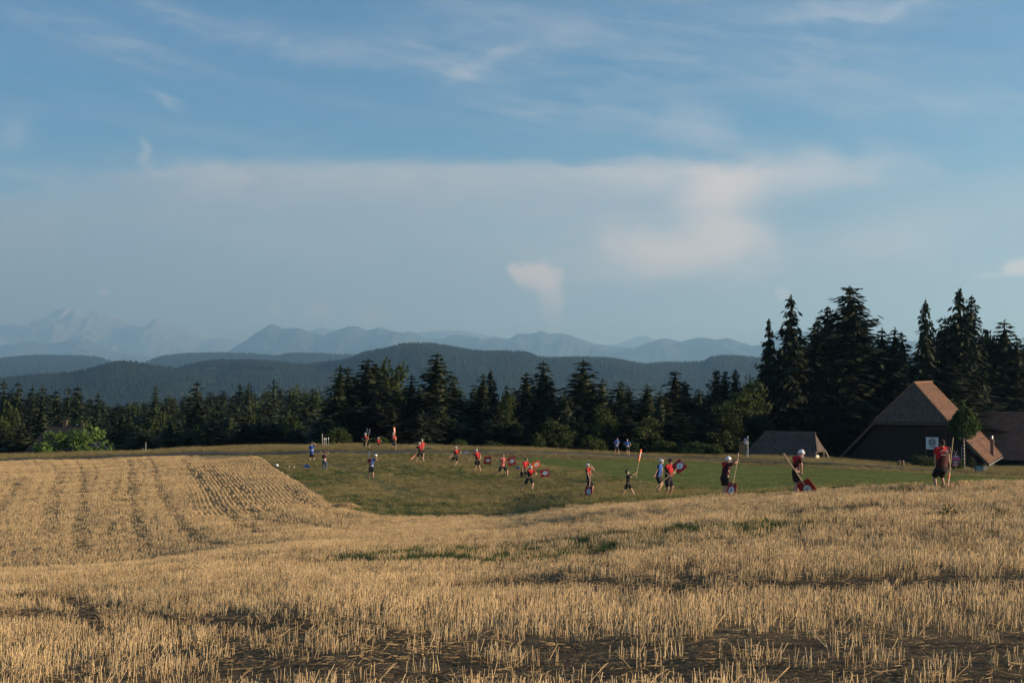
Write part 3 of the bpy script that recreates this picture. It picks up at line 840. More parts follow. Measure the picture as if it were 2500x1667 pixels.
def build_cover():
    # stubble
    G1 = ground_grid(.25, 5.5, 24); G2 = ground_grid(.5, 24, 66); G3 = ground_grid(.3, 50, 146, -160, 900)
    q2, q3 = pd(G2[:, 0], G2[:, 1]), pd(G3[:, 0], G3[:, 1])
    G2 = G2[~((q2[0] < 800) & (q2[1] > 52))]; G3 = G3[((q3[0] < 800) & (q3[1] > 52)) | (q3[1] > 66)]
    G4 = ground_grid(.5, 66, 100, 900, 2660)
    P = np.concatenate([G1, G2, G3, G4]); size = np.concatenate([np.zeros(len(G1), int), np.ones(len(G2), int), np.full(len(G3), 2), np.ones(len(G4), int)])
    zn = zones(P[:, 0], P[:, 1]); px, d = pd(P[:, 0], P[:, 1])
    ok = zn['stub'] > .5
    P, px, d, size = P[ok], px[ok], d[ok], size[ok]; tr = zn['track'][ok]; we = zn['weed'][ok]
    big = fbm(P[:, 0] * .5, P[:, 1] * .5, 3, 3)
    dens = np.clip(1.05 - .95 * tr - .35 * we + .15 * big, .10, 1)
    # beside the meadow the drill rows follow its edge and are set row by row below
    qe = dist_poly(P[:, 0], P[:, 1], EDGE_P)
    strip = (d > 62) & (px > 440 + 70 * RNG.random(len(P))) & (px < 745 + 50 * RNG.random(len(P))) & (d > 82) & (qe < 13 + 5 * RNG.random(len(P)))
    dens = np.where(strip, 0, dens)
    dens = dens * np.where(size == 0, np.clip(.80 + .45 * fbm(P[:, 0] * .8, P[:, 1] * 1.4, 3, 41), .35, 1), 1)
    keep = RNG.random(len(P)) < dens
    P, px, d, tr, big, size = P[keep], px[keep], d[keep], tr[keep], big[keep], size[keep]
    hs = (1.0 + .22 * big + RNG.normal(0, .08, len(P))) * (1 - .35 * np.clip(tr, 0, 1)) * np.where(px < 700, .85, 1.0)
    ang = np.where((d > 55) & (px < 900), math.pi / 2 + .15, .06) + RNG.normal(0, .10, len(P)) + np.where(RNG.random(len(P)) < .5, math.pi, 0)
    pts, r, s = place(P, np.clip(hs, .35, 1.5), 1.0, ang)
    tp = [stubble_tpl(i, 4, 15, (.10, .18), .0031) for i in range(10)] + [stubble_tpl(i, 1, 36, (.09, .155), .0038) for i in range(4)] + [stubble_tpl(i, 2, 9, (.10, .185), .0028, .125) for i in range(14)] + [stubble_tpl(i, 2, 8, (.10, .18), .0042, half=.15) for i in range(8)]
    E = EDGE_P[(EDGE_P[:, 1] < 140) & (EDGE_P[:, 0] < 0)]
    seg = np.hypot(*np.diff(E, axis=0).T); cum = np.concatenate([[0], np.cumsum(seg)]); tt = np.arange(0, cum[-1], .42)
    ex = np.interp(tt, cum, E[:, 0]); ey = np.interp(tt, cum, E[:, 1])
    kk = np.ones(31) / 31
    exs = np.convolve(np.pad(ex, 15, mode='edge'), kk, 'valid'); eys = np.convolve(np.pad(ey, 15, mode='edge'), kk, 'valid')
    tx, ty = np.gradient(exs), np.gradient(eys); L_ = np.hypot(tx, ty); tx /= L_; ty /= L_
    RP, RA = [], []
    for kr in range(64):
        off = .3 + kr * .285
        sx, sy = (ty, -tx) if (ty * -1 + -tx * 0)[len(tx) // 2] < 0 else (-ty, tx)
        cx_, cy_ = exs + sx * off, eys + sy * off
        if np.median(cx_) > np.median(exs): cx_, cy_ = exs - sx * off, eys - sy * off
        RP.append(np.column_stack([cx_ + RNG.normal(0, .03, len(cx_)), cy_])); RA.append(np.arctan2(ty, tx))
    RP = np.concatenate(RP); RA = np.concatenate(RA)
    zr_ = zones(RP[:, 0], RP[:, 1]); rpx, rd_ = pd(RP[:, 0], RP[:, 1]); rq = dist_poly(RP[:, 0], RP[:, 1], EDGE_P)
    okr = (zr_['stub'] > .5) & (rd_ > 62) & (rpx > 440 + 70 * RNG.random(len(RP))) & (rq < 13 + 5 * RNG.random(len(RP))) & (rpx < 800) & (rd_ > 80) & (RNG.random(len(RP)) < .97 - .75 * zr_['track'])
    RP, RA = RP[okr], RA[okr]
    p2, r2, s2 = place(RP, RNG.uniform(.7, 1.1, len(RP)), 1.0, RA + RNG.normal(0, .06, len(RP)))
    n1 = len(pts); pts = np.concatenate([pts, p2]); r = np.concatenate([r, r2]); s = np.concatenate([s, s2])
    idx = np.concatenate([np.where(size == 0, RNG.integers(14, 28, n1), np.where(size == 2, RNG.integers(28, 36, n1), RNG.integers(0, 10, n1))), RNG.integers(10, 14, len(p2))])
    scatter('stubble', pts, r, s, idx, tp, 'cut golden stubble standing in drill rows over the field')
    # loose straw
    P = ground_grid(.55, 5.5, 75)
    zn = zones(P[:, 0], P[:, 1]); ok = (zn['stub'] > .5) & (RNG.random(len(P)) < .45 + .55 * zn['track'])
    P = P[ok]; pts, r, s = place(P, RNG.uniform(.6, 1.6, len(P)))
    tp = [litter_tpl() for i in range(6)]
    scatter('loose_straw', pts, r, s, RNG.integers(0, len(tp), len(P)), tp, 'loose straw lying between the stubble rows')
    # weeds in the stubble
    P = ground_grid(.42, 8, 135)
    zn = zones(P[:, 0], P[:, 1]); ok = (zn['stub'] > .5) & (RNG.random(len(P)) < zn['weed'] * .95)
    P = P[ok]; pts, r, s = place(P, RNG.uniform(.7, 1.4, len(P)))
    tp = [blade_tpl('weed_clump', 44, .07, .20, .006, M_weed, .25, .6) for i in range(4)]
    scatter('field_weeds', pts, r, s, RNG.integers(0, len(tp), len(P)), tp, 'green weeds sprouting among the stubble')
    # meadow
    P = ground_grid(.45, 44, 166)
    zn = zones(P[:, 0], P[:, 1]); px, d = pd(P[:, 0], P[:, 1]); rd = d - pl(ROAD, px)
    mead = (zn['stub'] < .5) & (zn['crop'] < .5) & (zn['soil'] < .5) & (np.abs(rd) > 2.0)
    fr = mead & (rd > 2.2)
    me_ = mead & (rd < 0)
    # beaten paths across the meadow
    path = np.zeros(len(P))
    for pts_, hw in (([(810, 1135), (850, 1148), (900, 1165), (960, 1188), (1010, 1205), (1100, 1222)], .5), ([(800, 1128), (870, 1150), (930, 1180), (1000, 1215), (1060, 1230)], .4),
                     ([(1340, 1165), (1390, 1172), (1430, 1180)], .5)):
        Q = np.array([pix2ground(a, b, 50)[:2] for a, b in pts_])
        path = np.maximum(path, np.clip(1.4 - dist_poly(P[:, 0], P[:, 1], Q) / hw, 0, 1))
    bigm = fbm(P[:, 0] * .12, P[:, 1] * .12, 4, 61)
    km = me_ & (RNG.random(len(P)) < .95 - .85 * path)
    hz = np.clip(1 + .5 * bigm + RNG.normal(0, .15, len(P)), .35, 1.7)
    green = bigm + RNG.normal(0, .15, len(P)) > .12
    edge = np.abs(d - pl(EDGE, px)) < 2.2
    kg = km & (green | edge)
    tpd = [blade_tpl('meadow_clump', 60, .10, .26, .0065, M_dry, .28, .5) for i in range(5)]
    q = km & ~(kg & (RNG.random(len(P)) < .6))
    pts, r, s = place(P[q], hz[q]); scatter('meadow_grass', pts, r, s, RNG.integers(0, 5, q.sum()), tpd, 'dry short meadow grass where the players run')
    tpg = [blade_tpl('green_clump', 50, .08, .22, .007, M_weed, .28, .5) for i in range(4)]
    q = kg & (RNG.random(len(P)) < .55)
    pts, r, s = place(P[q], hz[q]); scatter('green_grass', pts, r, s, RNG.integers(0, 4, q.sum()), tpg, 'greener grass patches in the meadow')
    q = fr
    tpf = [blade_tpl('fringe_clump', 46, .18, .52, .007, M_fringe, .3, .35) for i in range(5)]
    pts, r, s = place(P[q], RNG.uniform(.5, 1.15, q.sum())); scatter('roadside_grass', pts, r, s, RNG.integers(0, 5, q.sum()), tpf, 'tall dry grass beyond the lane in front of the trees')
    # crop
    P = ground_grid(.42, 52, 140, 1200, 2700)
    zn = zones(P[:, 0], P[:, 1]); ok = (zn['crop'] > .5) & (RNG.random(len(P)) < .95 - .8 * np.clip(fbm(P[:, 0] * .12, P[:, 1] * .35, 4, 17) * 2 - .1, 0, 1))
    P = P[ok]; pts, r, s = place(P, RNG.uniform(.6, 1.25, len(P)))
    tpc = [blade_tpl('crop_clump', 56, .06, .15, .009, M_crop, .24, .7) for i in range(4)]
    scatter('green_crop', pts, r, s, RNG.integers(0, 4, len(P)), tpc, 'young green crop in the strip below the lane')
    # clods and dry stalks in the soil strip
    P = ground_grid(.7, 95, 145, 1100, 2700); zn = zones(P[:, 0], P[:, 1]); ok = zn['soil'] > .5
    P = P[ok]; pts, r, s = place(P, RNG.uniform(.4, 1.0, len(P)))
    scatter('strip_weeds', pts, r, s, RNG.integers(0, 5, len(P)), tpd[:5], 'sparse dry weeds on the bare strip')


build_cover()


def hill_woods():
    """far woods that read as one mass: one object per hill"""
    M = plant_mat('far_conifer', (.010, .018, .009), (.015, .023, .011), (.008, .014, .008), 0, .0025)
    tpl = []
    for i in range(5):
        mb = MB(); n = 6; hh = 1.0; rr = .17 + .05 * i / 4
        for (z0, z1, r0) in ((.05, .55, rr), (.35, .8, rr * .72), (.62, 1.0, rr * .45)):
            ring = [(r0 * math.cos(6.283 * k / n) * random.uniform(.8, 1.2), r0 * math.sin(6.283 * k / n) * random.uniform(.8, 1.2), z0 + random.uniform(-.04, .04)) for k in range(n)]
            mb.add(ring + [(0, 0, z1)], [(k, (k + 1) % n, n) for k in range(n)])
        tpl.append(mb.mesh('far_conifer', M))
    for (G, D) in HILLS:
        nw, nu, _ = G.shape
        n = 16000
        front = np.argmax(G[:, nu // 2, 2])
        wi = np.clip(front + 3 - np.abs(RNG.normal(0, front * .42, n)) , 2, nw - 2.01); ui = RNG.uniform(0, nu - 1.01, n)
        a = wi.astype(int); b = ui.astype(int); fa = (wi - a)[:, None]; fb = (ui - b)[:, None]
        P = (G[a, b] * (1 - fa) + G[a + 1, b] * fa) * (1 - fb) + (G[a, b + 1] * (1 - fa) + G[a + 1, b + 1] * fa) * fb
        clear = fbm(P[:, 0] / 260., P[:, 1] / 260., 3, 88) > .42 + .5 * (wi > front - 2)
        P = P[~clear]; n = len(P)
        h = RNG.uniform(9, 19, n) * D / 4400
        s = np.stack([h * 1.25, h * 1.25, h], 1); r = np.zeros((n, 3)); r[:, 2] = RNG.uniform(0, 6.28, n)
        P[:, 2] -= 2
        scatter('hill_woods', P, r, s, RNG.integers(0, 5, n), tpl, 'dense dark conifer wood covering a far hill')


hill_woods()

# ------------------------------------------------------------------ trees
M_spruce = plant_mat('spruce_needles', (.011, .020, .009), (.016, .027, .012), (.030, .038, .015), 0, .12, .15)
M_fir = plant_mat('fir_needles', (.011, .019, .009), (.016, .025, .012), (.030, .035, .015), 0, .12, .15)
M_leaf = plant_mat('broad_leaves', (.030, .050, .015), (.044, .064, .018), (.065, .080, .022), .2, .3, .2)
M_leafd = plant_mat('dark_broad_leaves', (.030, .048, .016), (.040, .060, .02), (.055, .07, .024), .2, .3, .2)
M_bright = plant_mat('fresh_leaves', (.070, .122, .027), (.09, .145, .034), (.12, .17, .044), .3, .5, .3)
M_bark = simple('bark', (.085, .068, .055), .95, .3, 3.0, bump=.4)
M_palebark = simple('pale_bark', (.22, .19, .155), .95, .3, 3.0, bump=.4)


def leaf_quads(C, A, B):
    """pointed leaf-like quads: centre, long half axis, short half axis"""
    V = np.stack([C - A, C + B * .9, C + A, C - B * .9], 1).reshape(-1, 3)
    return V, np.arange(len(C))[:, None] * 4 + np.array([[0, 1, 2, 3]])


def conifer(seed, levels, per, seg, R=.17, base=.04, power=.85, droop=.35, tipup=.12, rag=.25, gap=0.0, top_round=0.0, size=.022, core=.5, mat=None, hang=.35):
    """crown of a conifer of height 1"""
    g = np.random.default_rng(seed)
    C, A, B = [], [], []
    for li in range(levels):
        t = (li + g.uniform(-.3, .3)) / levels
        if t < 0: t = 0
        z = base + (1 - base) * t
        prof = (1 - t) ** power
        if top_round: prof = max(prof, 0) * (1 - top_round) + top_round * math.sqrt(max(0, 1 - t ** 2.2)) * .75
        low = min(1, .55 + t * 4)
        lev = g.uniform(1 - gap, 1)
        ph = g.uniform(0, 6.28); nb = max(3, int(per * (.6 + .5 * prof)))
        for k in range(nb):
            a = ph + 6.283 * k / nb + g.normal(0, .25)
            L = R * prof * low * lev * g.uniform(1 - rag, 1 + rag * .7) + .004
            if g.random() < rag * .12: L *= 1.25
            n = max(3, int(seg * (L / R) ** .7 + 2))
            s = np.sort(g.uniform(.12, 1, n))
            out = np.array([math.cos(a), math.sin(a), 0]); side = np.array([-out[1], out[0], 0])
            dz = -droop * L * s + tipup * L * s ** 3 * 2.2
            sp = np.outer(s * L, out); sp[:, 2] = z + dz
            w = L * .20 * (1.15 - s) + .004
            off = g.normal(0, 1, n) * w
            c = sp + off[:, None] * side; c[:, 2] += -np.abs(off) * .35 - g.uniform(0, hang, n) * size
            sz = size * g.uniform(.7, 1.35, n) * (.45 + .55 * min(1, prof * 1.6))
            dirx = out[None] * g.uniform(.4, 1, n)[:, None] + side[None] * (np.sign(off) * g.uniform(.1, .9, n))[:, None]
            dirx[:, 2] = -g.uniform(.1, .2 + hang * 1.6, n)
            dirx /= np.linalg.norm(dirx, axis=1)[:, None]
            nrm = np.column_stack([g.normal(0, .5, n), g.normal(0, .5, n), np.ones(n)])
            sh = np.cross(dirx, nrm); sh /= np.linalg.norm(sh, axis=1)[:, None]
            C.append(c); A.append(dirx * (sz * 1.25)[:, None]); B.append(sh * (sz * .55)[:, None])
    # leader
    n = 10; zt = np.linspace(.95, 1.0, n)
    C.append(np.column_stack([g.normal(0, .003, n), g.normal(0, .003, n), zt - .01]))
    A.append(np.column_stack([g.normal(0, .004, n), g.normal(0, .004, n), np.full(n, .014)])); B.append(np.column_stack([np.full(n, .003), g.normal(0, .003, n), np.zeros(n)]))
    V, Q = leaf_quads(np.concatenate(C), np.concatenate(A), np.concatenate(B))
    Fs = [Q]
    if core > 0:
        m = 9; rows = 12; base_i = len(V); cv = []
        for i in range(rows):
            t = i / (rows - 1); pr = (1 - t) ** power
            if top_round: pr = pr * (1 - top_round) + top_round * math.sqrt(max(0, 1 - t ** 2.2)) * .75
            r = core * R * pr * min(1, .55 + t * 4)
            for k in range(m):
                a = 6.283 * k / m; q = r * g.uniform(.6, 1.15)
                cv.append((q * math.cos(a), q * math.sin(a), base + (1 - base) * t * .95 - g.uniform(0, .02)))
        V = np.concatenate([V, cv])
        i = np.arange(rows - 1)[:, None] * m; k = np.arange(m)[None]
        Fs.append((np.stack([i + k, i + (k + 1) % m, i + m + (k + 1) % m, i + m + k], -1) + base_i).reshape(-1, 4))
    return mesh_np('crown', V, Fs, mat)


def broadleaf(seed, clumps, per, rx=.34, rz=.36, zc=.62, size=.020, cl=.11, mat=None, ragged=.25, low=.12):
    g = np.random.default_rng(seed); C, A, B = [], [], []
    for k in range(clumps):
        u = g.normal(0, 1, 3); u /= np.linalg.norm(u); r = g.uniform(.45, 1.0) ** .6 * g.uniform(1 - ragged, 1.05)
        c = np.array([u[0] * rx * r, u[1] * rx * r, zc + u[2] * rz * r])
        if c[2] < low: c[2] = low + g.uniform(0, .1)
        rad = cl * g.uniform(.6, 1.25)
        v = g.normal(0, 1, (per, 3)); v /= np.linalg.norm(v, axis=1)[:, None]
        p = c + v * (rad * g.uniform(.35, 1, per) ** .5)[:, None] * np.array([1, 1, .75])
        d1 = v + g.normal(0, .7, (per, 3)); d1 /= np.linalg.norm(d1, axis=1)[:, None]
        d2 = np.cross(d1, g.normal(0, 1, (per, 3))); d2 /= np.linalg.norm(d2, axis=1)[:, None]
        sz = size * g.uniform(.6, 1.4, per)
        C.append(p); A.append(d1 * sz[:, None]); B.append(d2 * (sz * .75)[:, None])
    V, Q = leaf_quads(np.concatenate(C), np.concatenate(A), np.concatenate(B))
    mx = max(.2, V[:, 2].max()); V[:, 2] /= mx
    return mesh_np('crown', V, Q, mat)


def trunk_mesh(seed, r0=.014, top=.97, limbs=6, mat=None, lean=.006, z0=-.05, limb_lo=.1, limb_hi=.45, limb_len=.07):
    g = random.Random(seed); mb = MB()
    pts = [(0, 0, z0)] + [(g.uniform(-lean, lean), g.uniform(-lean, lean), top * q) for q in (.2, .4, .6, .8, 1)]
    mb.tube(pts, [r0, r0 * .86, r0 * .68, r0 * .5, r0 * .3, r0 * .08], 7)
    for i in range(limbs):
        z = g.uniform(limb_lo, limb_hi); a = g.uniform(0, 6.28); L = limb_len * g.uniform(.6, 1.4); q = r0 * .3
        mb.tube([(0, 0, z), (L * .5 * math.cos(a), L * .5 * math.sin(a), z + .005), (L * math.cos(a), L * math.sin(a), z - .01 + .03 * g.random())], [q, q * .7, q * .25], 4)
    return mb.mesh('trunk', mat, True)


def broad_trunk(seed, mat):
    g = random.Random(seed); mb = MB()
    mb.tube([(0, 0, -.05), (.005, 0, .2), (0, .006, .42), (.004, 0, .62)], [.03, .024, .017, .008], 8)
    for i in range(9):
        z = g.uniform(.2, .5); a = g.uniform(0, 6.28); L = g.uniform(.14, .26)
        mb.tube([(0, 0, z), (L * .5 * math.cos(a), L * .5 * math.sin(a), z + .10), (L * math.cos(a), L * math.sin(a), z + .24)], [.012, .008, .003], 5)
    return mb.mesh('trunk', mat, True)


KINDS = {}
def kind(name, crowns, trunks): KINDS[name] = (crowns, trunks)


_tr = [trunk_mesh(i, mat=M_bark) for i in range(3)]
_trbig = [trunk_mesh(10 + i, .013, limbs=16, mat=M_palebark, limb_lo=.1, limb_hi=.6, limb_len=.10) for i in range(2)]
_tb = [broad_trunk(i, M_bark) for i in range(2)]
kind('spruce', [conifer(100 + i, 34, 7, 10, R=.16 + .012 * i, rag=.25, mat=M_spruce, power=.60) for i in range(5)], _tr)
kind('fir', [conifer(120 + i, 30, 8, 11, R=.20, rag=.28, gap=.30, top_round=.45, droop=.12, tipup=.22, power=.8, size=.026, mat=M_fir, hang=.2) for i in range(4)], _tr)
kind('ragged', [conifer(140 + i, 40, 8, 14, R=.15, rag=.5, gap=.5, droop=.45, tipup=.15, power=.66, size=.019, core=.22, mat=M_spruce, hang=1.1) for i in range(3)], _trbig)
kind('big_fir', [conifer(160 + i, 40, 9, 18, R=.22, rag=.5, gap=.45, top_round=.55, droop=.05, tipup=.2, power=.85, size=.020, core=.35, mat=M_fir, hang=.3) for i in range(3)], _trbig)
kind('broad', [broadleaf(180 + i, 46, 60, mat=M_leaf) for i in range(3)], _tb)
kind('dark_broad', [broadleaf(190 + i, 50, 60, rx=.30, rz=.44, zc=.56, mat=M_leafd) for i in range(3)], _tb)
kind('bush', [broadleaf(200 + i, 30, 60, rx=.55, rz=.45, zc=.45, size=.045, cl=.22, mat=M_leaf, low=.06) for i in range(3)], _tb)

NAMES = {'spruce': ('spruce_tree', 'spruce'), 'fir': ('fir_tree', 'fir'), 'ragged': ('spruce_tree', 'spruce'), 'big_fir': ('fir_tree', 'fir'),
         'broad': ('broadleaf_tree', 'broadleaf tree'), 'dark_broad': ('broadleaf_tree', 'broadleaf tree'), 'bush': ('shrub', 'shrub')}
WIDE = {'spruce': 2.6, 'fir': 2.4, 'ragged': 1.95, 'big_fir': 2.0, 'broad': 1.3, 'dark_broad': 1.4, 'bush': 1.4}
_cnt = [0]
def tree(kd, px, pytop, d, wpx, label, group=None, zbase=None, crown=None):
    """a tree whose tip is seen at pytop when it stands at distance d; wpx is the crown width in frame pixels"""
    x = (px - CX) / F * d; z0 = float(H(x, d)) if zbase is None else zbase
    zt = (HOR - pytop) / F * d; h = max(1.5, zt - z0)
    cs, ts = KINDS[kd]; i = _cnt[0]; _cnt[0] += 1
    nm, cat = NAMES[kd]
    o = empty(nm, (x, d, z0), random.uniform(0, 6.28))
    tag(o, label, cat, group)
    R0 = {'spruce': .17, 'fir': .2, 'ragged': .16, 'big_fir': .24, 'broad': .42, 'dark_broad': .38, 'bush': .7}[kd]
    w = (wpx * WIDE[kd] / 2 / F * d) / (R0 * h) if wpx else random.uniform(.85, 1.2)
    c = bpy.data.objects.new('crown', cs[i % len(cs)] if crown is None else cs[crown]); c.scale = (h * w, h * w, h); link(c, o)
    t = bpy.data.objects.new('trunk', ts[i % len(ts)]); t.scale = (h, h, h); link(t, o)
    return o


MARKS = {'meadow wood': ((831, 'the end spruce'), (898, 'the broad dark fir'), (962, 'the rounded broadleaf tree'), (1067, 'the tall single fir'), (1198, 'the crooked spruce'), (1326, 'the leaning-crowned fir'),
                       (1424, 'the layered fir'), (1514, 'the cone-shaped spruce'), (1648, 'the knobbly fir'), (1760, 'the twin firs'), (1842, 'the corner tree')),
         'farm wood': ((1877, 'the ragged spruce'), (1931, 'the see-through spruce'), (2077, 'the giant fir'), (2195, 'the two young spruces'), (2260, 'the lone drooping spruce'), (2343, 'the tallest drooping spruce'), (2453, 'the regular spruce')),
         'hollow wood': ((10, 'the far left spruce'), (44, 'the round-topped fir'), (136, 'the farmhouse fir'), (190, 'the wide fir'), (300, 'the drooping spruce'), (380, 'the single spruce tip'), (481, 'the highest dark fir'),
                       (607, 'the twin-topped spruce'), (669, 'the pointed spruce'), (718, 'the round broadleaf tree'), (784, 'the wood end'))}
def where(wood, adj, kd, row, px):
    m = min(MARKS[wood], key=lambda q: abs(q[0] - px)); dx = px - m[0]
    side = ('close ' if abs(dx) < 16 else '') + ('left of ' if dx < 0 else 'right of ')
    return '%s %s, %s row of the %s, %s%s' % (adj, NAMES[kd][1], row, wood, side, m[1])


def wood():
    G1 = 'trees of the wood behind the meadow'
    for (kd, px, py, d, w, lab) in (
        ('spruce', 831, 890, 178, 70, 'dark spruce at the open left end of the wood behind the meadow'),
        ('spruce', 851, 894, 186, 56, 'slim spruce next to the end spruce of the meadow wood'),
        ('fir', 898, 874, 182, 96, 'broad dark fir behind the player holding two bats upright'),
        ('broad', 926, 868, 190, 80, 'tall thin-leaved broadleaf tree above the broad dark fir'),
        ('broad', 962, 877, 184, 92, 'rounded broadleaf tree rising above the player with one upright bat'),
        ('spruce', 1005, 911, 180, 44, 'narrow spruce between the rounded broadleaf tree and the tall single fir'),
        ('fir', 1067, 860, 178, 86, 'tall single fir standing clear above the left half of the meadow wood'),
        ('fir', 1109, 914, 186, 48, 'small fir just beside the tall single fir'),
        ('spruce', 1180, 911, 184, 60, 'dense fir-like spruce with a crooked bare neighbour above the running players'),
        ('ragged', 1198, 902, 190, 62, 'crooked thin spruce with bare side branches on the skyline'),
        ('fir', 1285, 908, 184, 68, 'fir with a flat top left of the tallest pair in the meadow wood'),
        ('fir', 1326, 881, 180, 74, 'tall fir with a leaning flat crown above the runner with the tilted bat'),
        ('fir', 1424, 877, 178, 92, 'pointed fir with wide layered branches in the middle of the meadow wood'),
        ('spruce', 1471, 922, 180, 46, 'slim pointed spruce beside the wide layered fir'),
        ('spruce', 1377, 951, 172, 54, 'low pale-tipped spruce between the two tallest firs'),
        ('spruce', 1237, 936, 186, 30, 'very thin spruce tip in the gap of the meadow wood skyline'),
        ('spruce', 1514, 929, 176, 66, 'regular cone-shaped spruce above the two blue-shirted men'),
        ('spruce', 1535, 938, 184, 44, 'dark spruce just behind the regular cone-shaped spruce'),
        ('spruce', 1581, 936, 176, 56, 'straight spruce between the cone-shaped spruce and the knobbly fir'),
        ('spruce', 1611, 952, 172, 36, 'short thin spruce in front of the hill beside the knobbly fir'),
        ('fir', 1648, 902, 182, 62, 'knobbly fir with a rounded tip above the man in the peaked cap'),
        ('fir', 1672, 927, 186, 56, 'darker fir leaning against the knobbly fir'),
        ('spruce', 1706, 946, 180, 42, 'short dark spruce left of the twin round-topped firs'),
        ('big_fir', 1749, 902, 184, 66, 'left one of the twin round-topped firs'),
        ('big_fir', 1770, 904, 186, 54, 'right one of the twin round-topped firs'),
        ('big_fir', 1795, 900, 184, 48, 'slim round-topped fir beside the twin firs'),
        ('broad', 1842, 912, 182, 80, 'dark leafy tree filling the corner beside the ragged tall spruce'),
        ('broad', 1800, 945, 172, 92, 'sunlit green broadleaf tree behind the signpost'),
        ('broad', 1238, 948, 176, 64, 'yellow-green broadleaf tree lit by the sun in the meadow wood'),
        ('broad', 1360, 1018, 166, 88, 'low grey-green broadleaf tree at the meadow edge above the runner'),
        ('broad', 1478, 985, 168, 66, 'light green broadleaf tree between the layered fir and the two blue-shirted men'),
        ('broad', 1580, 1012, 166, 92, 'sunlit bushy tree just right of the two blue-shirted men'),
        ('broad', 1770, 975, 168, 90, 'soft green tree in front of the twin round-topped firs')):
        tree(kd, px, py, d, w, lab, G1)
    env = [(795, 960), (830, 915), (960, 900), (1000, 935), (1090, 935), (1150, 945), (1180, 930), (1250, 950), (1300, 930), (1350, 965), (1420, 925), (1460, 955),
           (1520, 950), (1600, 965), (1640, 925), (1700, 965), (1740, 935), (1800, 930), (1850, 925)]
    lab = {'spruce': 'dark spruce packed among others in the wood behind the meadow', 'fir': 'dark fir packed among others in the wood behind the meadow',
           'dark_broad': 'dull green broadleaf tree tucked among the conifers behind the meadow', 'bush': 'leafy shrub at the foot of the wood behind the meadow'}
    for row, (d0, d1, dy0, dy1, step) in enumerate(((168, 175, 60, 120, 22), (178, 190, 22, 62, 20), (192, 212, 6, 34, 22))):
        px = 806 + 6 * row
        while px < 1850:
            p = px + random.uniform(-8, 8)
            kd = random.choices(('spruce', 'fir', 'dark_broad'), (.52, .30, .18))[0]
            tree(kd, p, float(pl(env, p)) + random.uniform(dy0, dy1), random.uniform(d0, d1), random.uniform(58, 88), where('meadow wood', 'dark' if kd != 'dark_broad' else 'dull green', kd, ('front', 'middle', 'back')[row], p), 'filling trees of the wood behind the meadow: ' + NAMES[kd][1])
            px += step
    for px in np.concatenate([np.arange(830, 1300, 95), np.arange(1310, 1850, 78)]):
        p = px + random.uniform(-10, 10)
        tree('bush', p, 1066 + random.uniform(-26, 16), random.uniform(160, 165), random.uniform(30, 66), where('meadow wood', 'leafy', 'bush', 'foremost', p), 'shrubs at the foot of the meadow wood')

    G2 = 'tall trees behind the farm'
    for (kd, px, py, d, w, lab, cr) in (
        ('ragged', 1877, 776, 186, 62, 'ragged thin spruce at the left end of the tall trees behind the farm', 0),
        ('ragged', 1931, 717, 184, 92, 'tall drooping spruce with see-through layers left of the giant fir', 1),
        ('big_fir', 2077, 695, 188, 190, 'giant wide fir rising above the farm sheds', 0),
        ('big_fir', 2020, 745, 192, 110, 'broad fir pressed against the left flank of the giant fir', 1),
        ('big_fir', 1996, 778, 186, 90, 'lower dark fir at the left foot of the giant fir', 2),
        ('fir', 2154, 798, 190, 70, 'bushy fir at the right flank of the giant fir', 1),
        ('spruce', 2185, 796, 188, 52, 'young pointed spruce left of the gap of sky behind the barn', 0),
        ('spruce', 2202, 810, 186, 58, 'second young spruce beside the gap of sky behind the barn', 1),
        ('ragged', 2260, 729, 186, 74, 'lone drooping spruce rising right over the barn ridge', 2),
        ('ragged', 2343, 699, 188, 96, 'tallest drooping spruce with a pale trunk right of the barn ridge', 0),
        ('big_fir', 2372, 719, 192, 84, 'round-topped fir sharing its crown with the tallest drooping spruce', 1),
        ('big_fir', 2308, 770, 190, 96, 'thick dark fir below the tallest drooping spruce', 2),
        ('dark_broad', 2414, 800, 202, 60, 'thin leafy tree in the dip right of the round-topped fir', 0),
        ('spruce', 2453, 777, 200, 76, 'regular dark spruce near the right end of the tall trees', 2),
        ('spruce', 2482, 816, 199, 52, 'lower spruce beside the regular dark spruce near the right end', 3),
        ('spruce', 2508, 815, 201, 70, 'spruce cut by the right end of the tall trees', 4)):
        tree(kd, px, py, d, w, lab, G2, None, cr)
    env = [(1850, 905), (1880, 835), (1930, 810), (2000, 800), (2077, 765), (2150, 812), (2195, 828), (2215, 900), (2232, 900), (2262, 830), (2310, 785), (2400, 812), (2500, 825), (2700, 815)]
    lab = {'spruce': 'dark spruce in the shade behind the farm', 'big_fir': 'dark fir in the shade behind the farm'}
    for row, (d0, d1, dy0, dy1, step) in enumerate(((184, 192, 45, 130, 24), (194, 206, 14, 55, 22), (208, 226, 4, 30, 24))):
        px = 1866 + 8 * row
        while px < 2680:
            p = px + random.uniform(-8, 8)
            kd = random.choices(('spruce', 'big_fir'), (.6, .4))[0]
            if not (2205 < p < 2240 and row < 3 and random.random() < .8):
                tree(kd, p, float(pl(env, p)) + random.uniform(dy0, dy1), random.uniform(d0, d1) + (15 if row == 0 and p > 2360 else 6 if p > 2360 else 0), random.uniform(76, 116), where('farm wood', 'shaded', kd, ('front', 'middle', 'back')[row], p), 'shaded trees behind the farm: ' + NAMES[kd][1])
            px += step

    G3 = 'trees of the hollow beyond the lane'
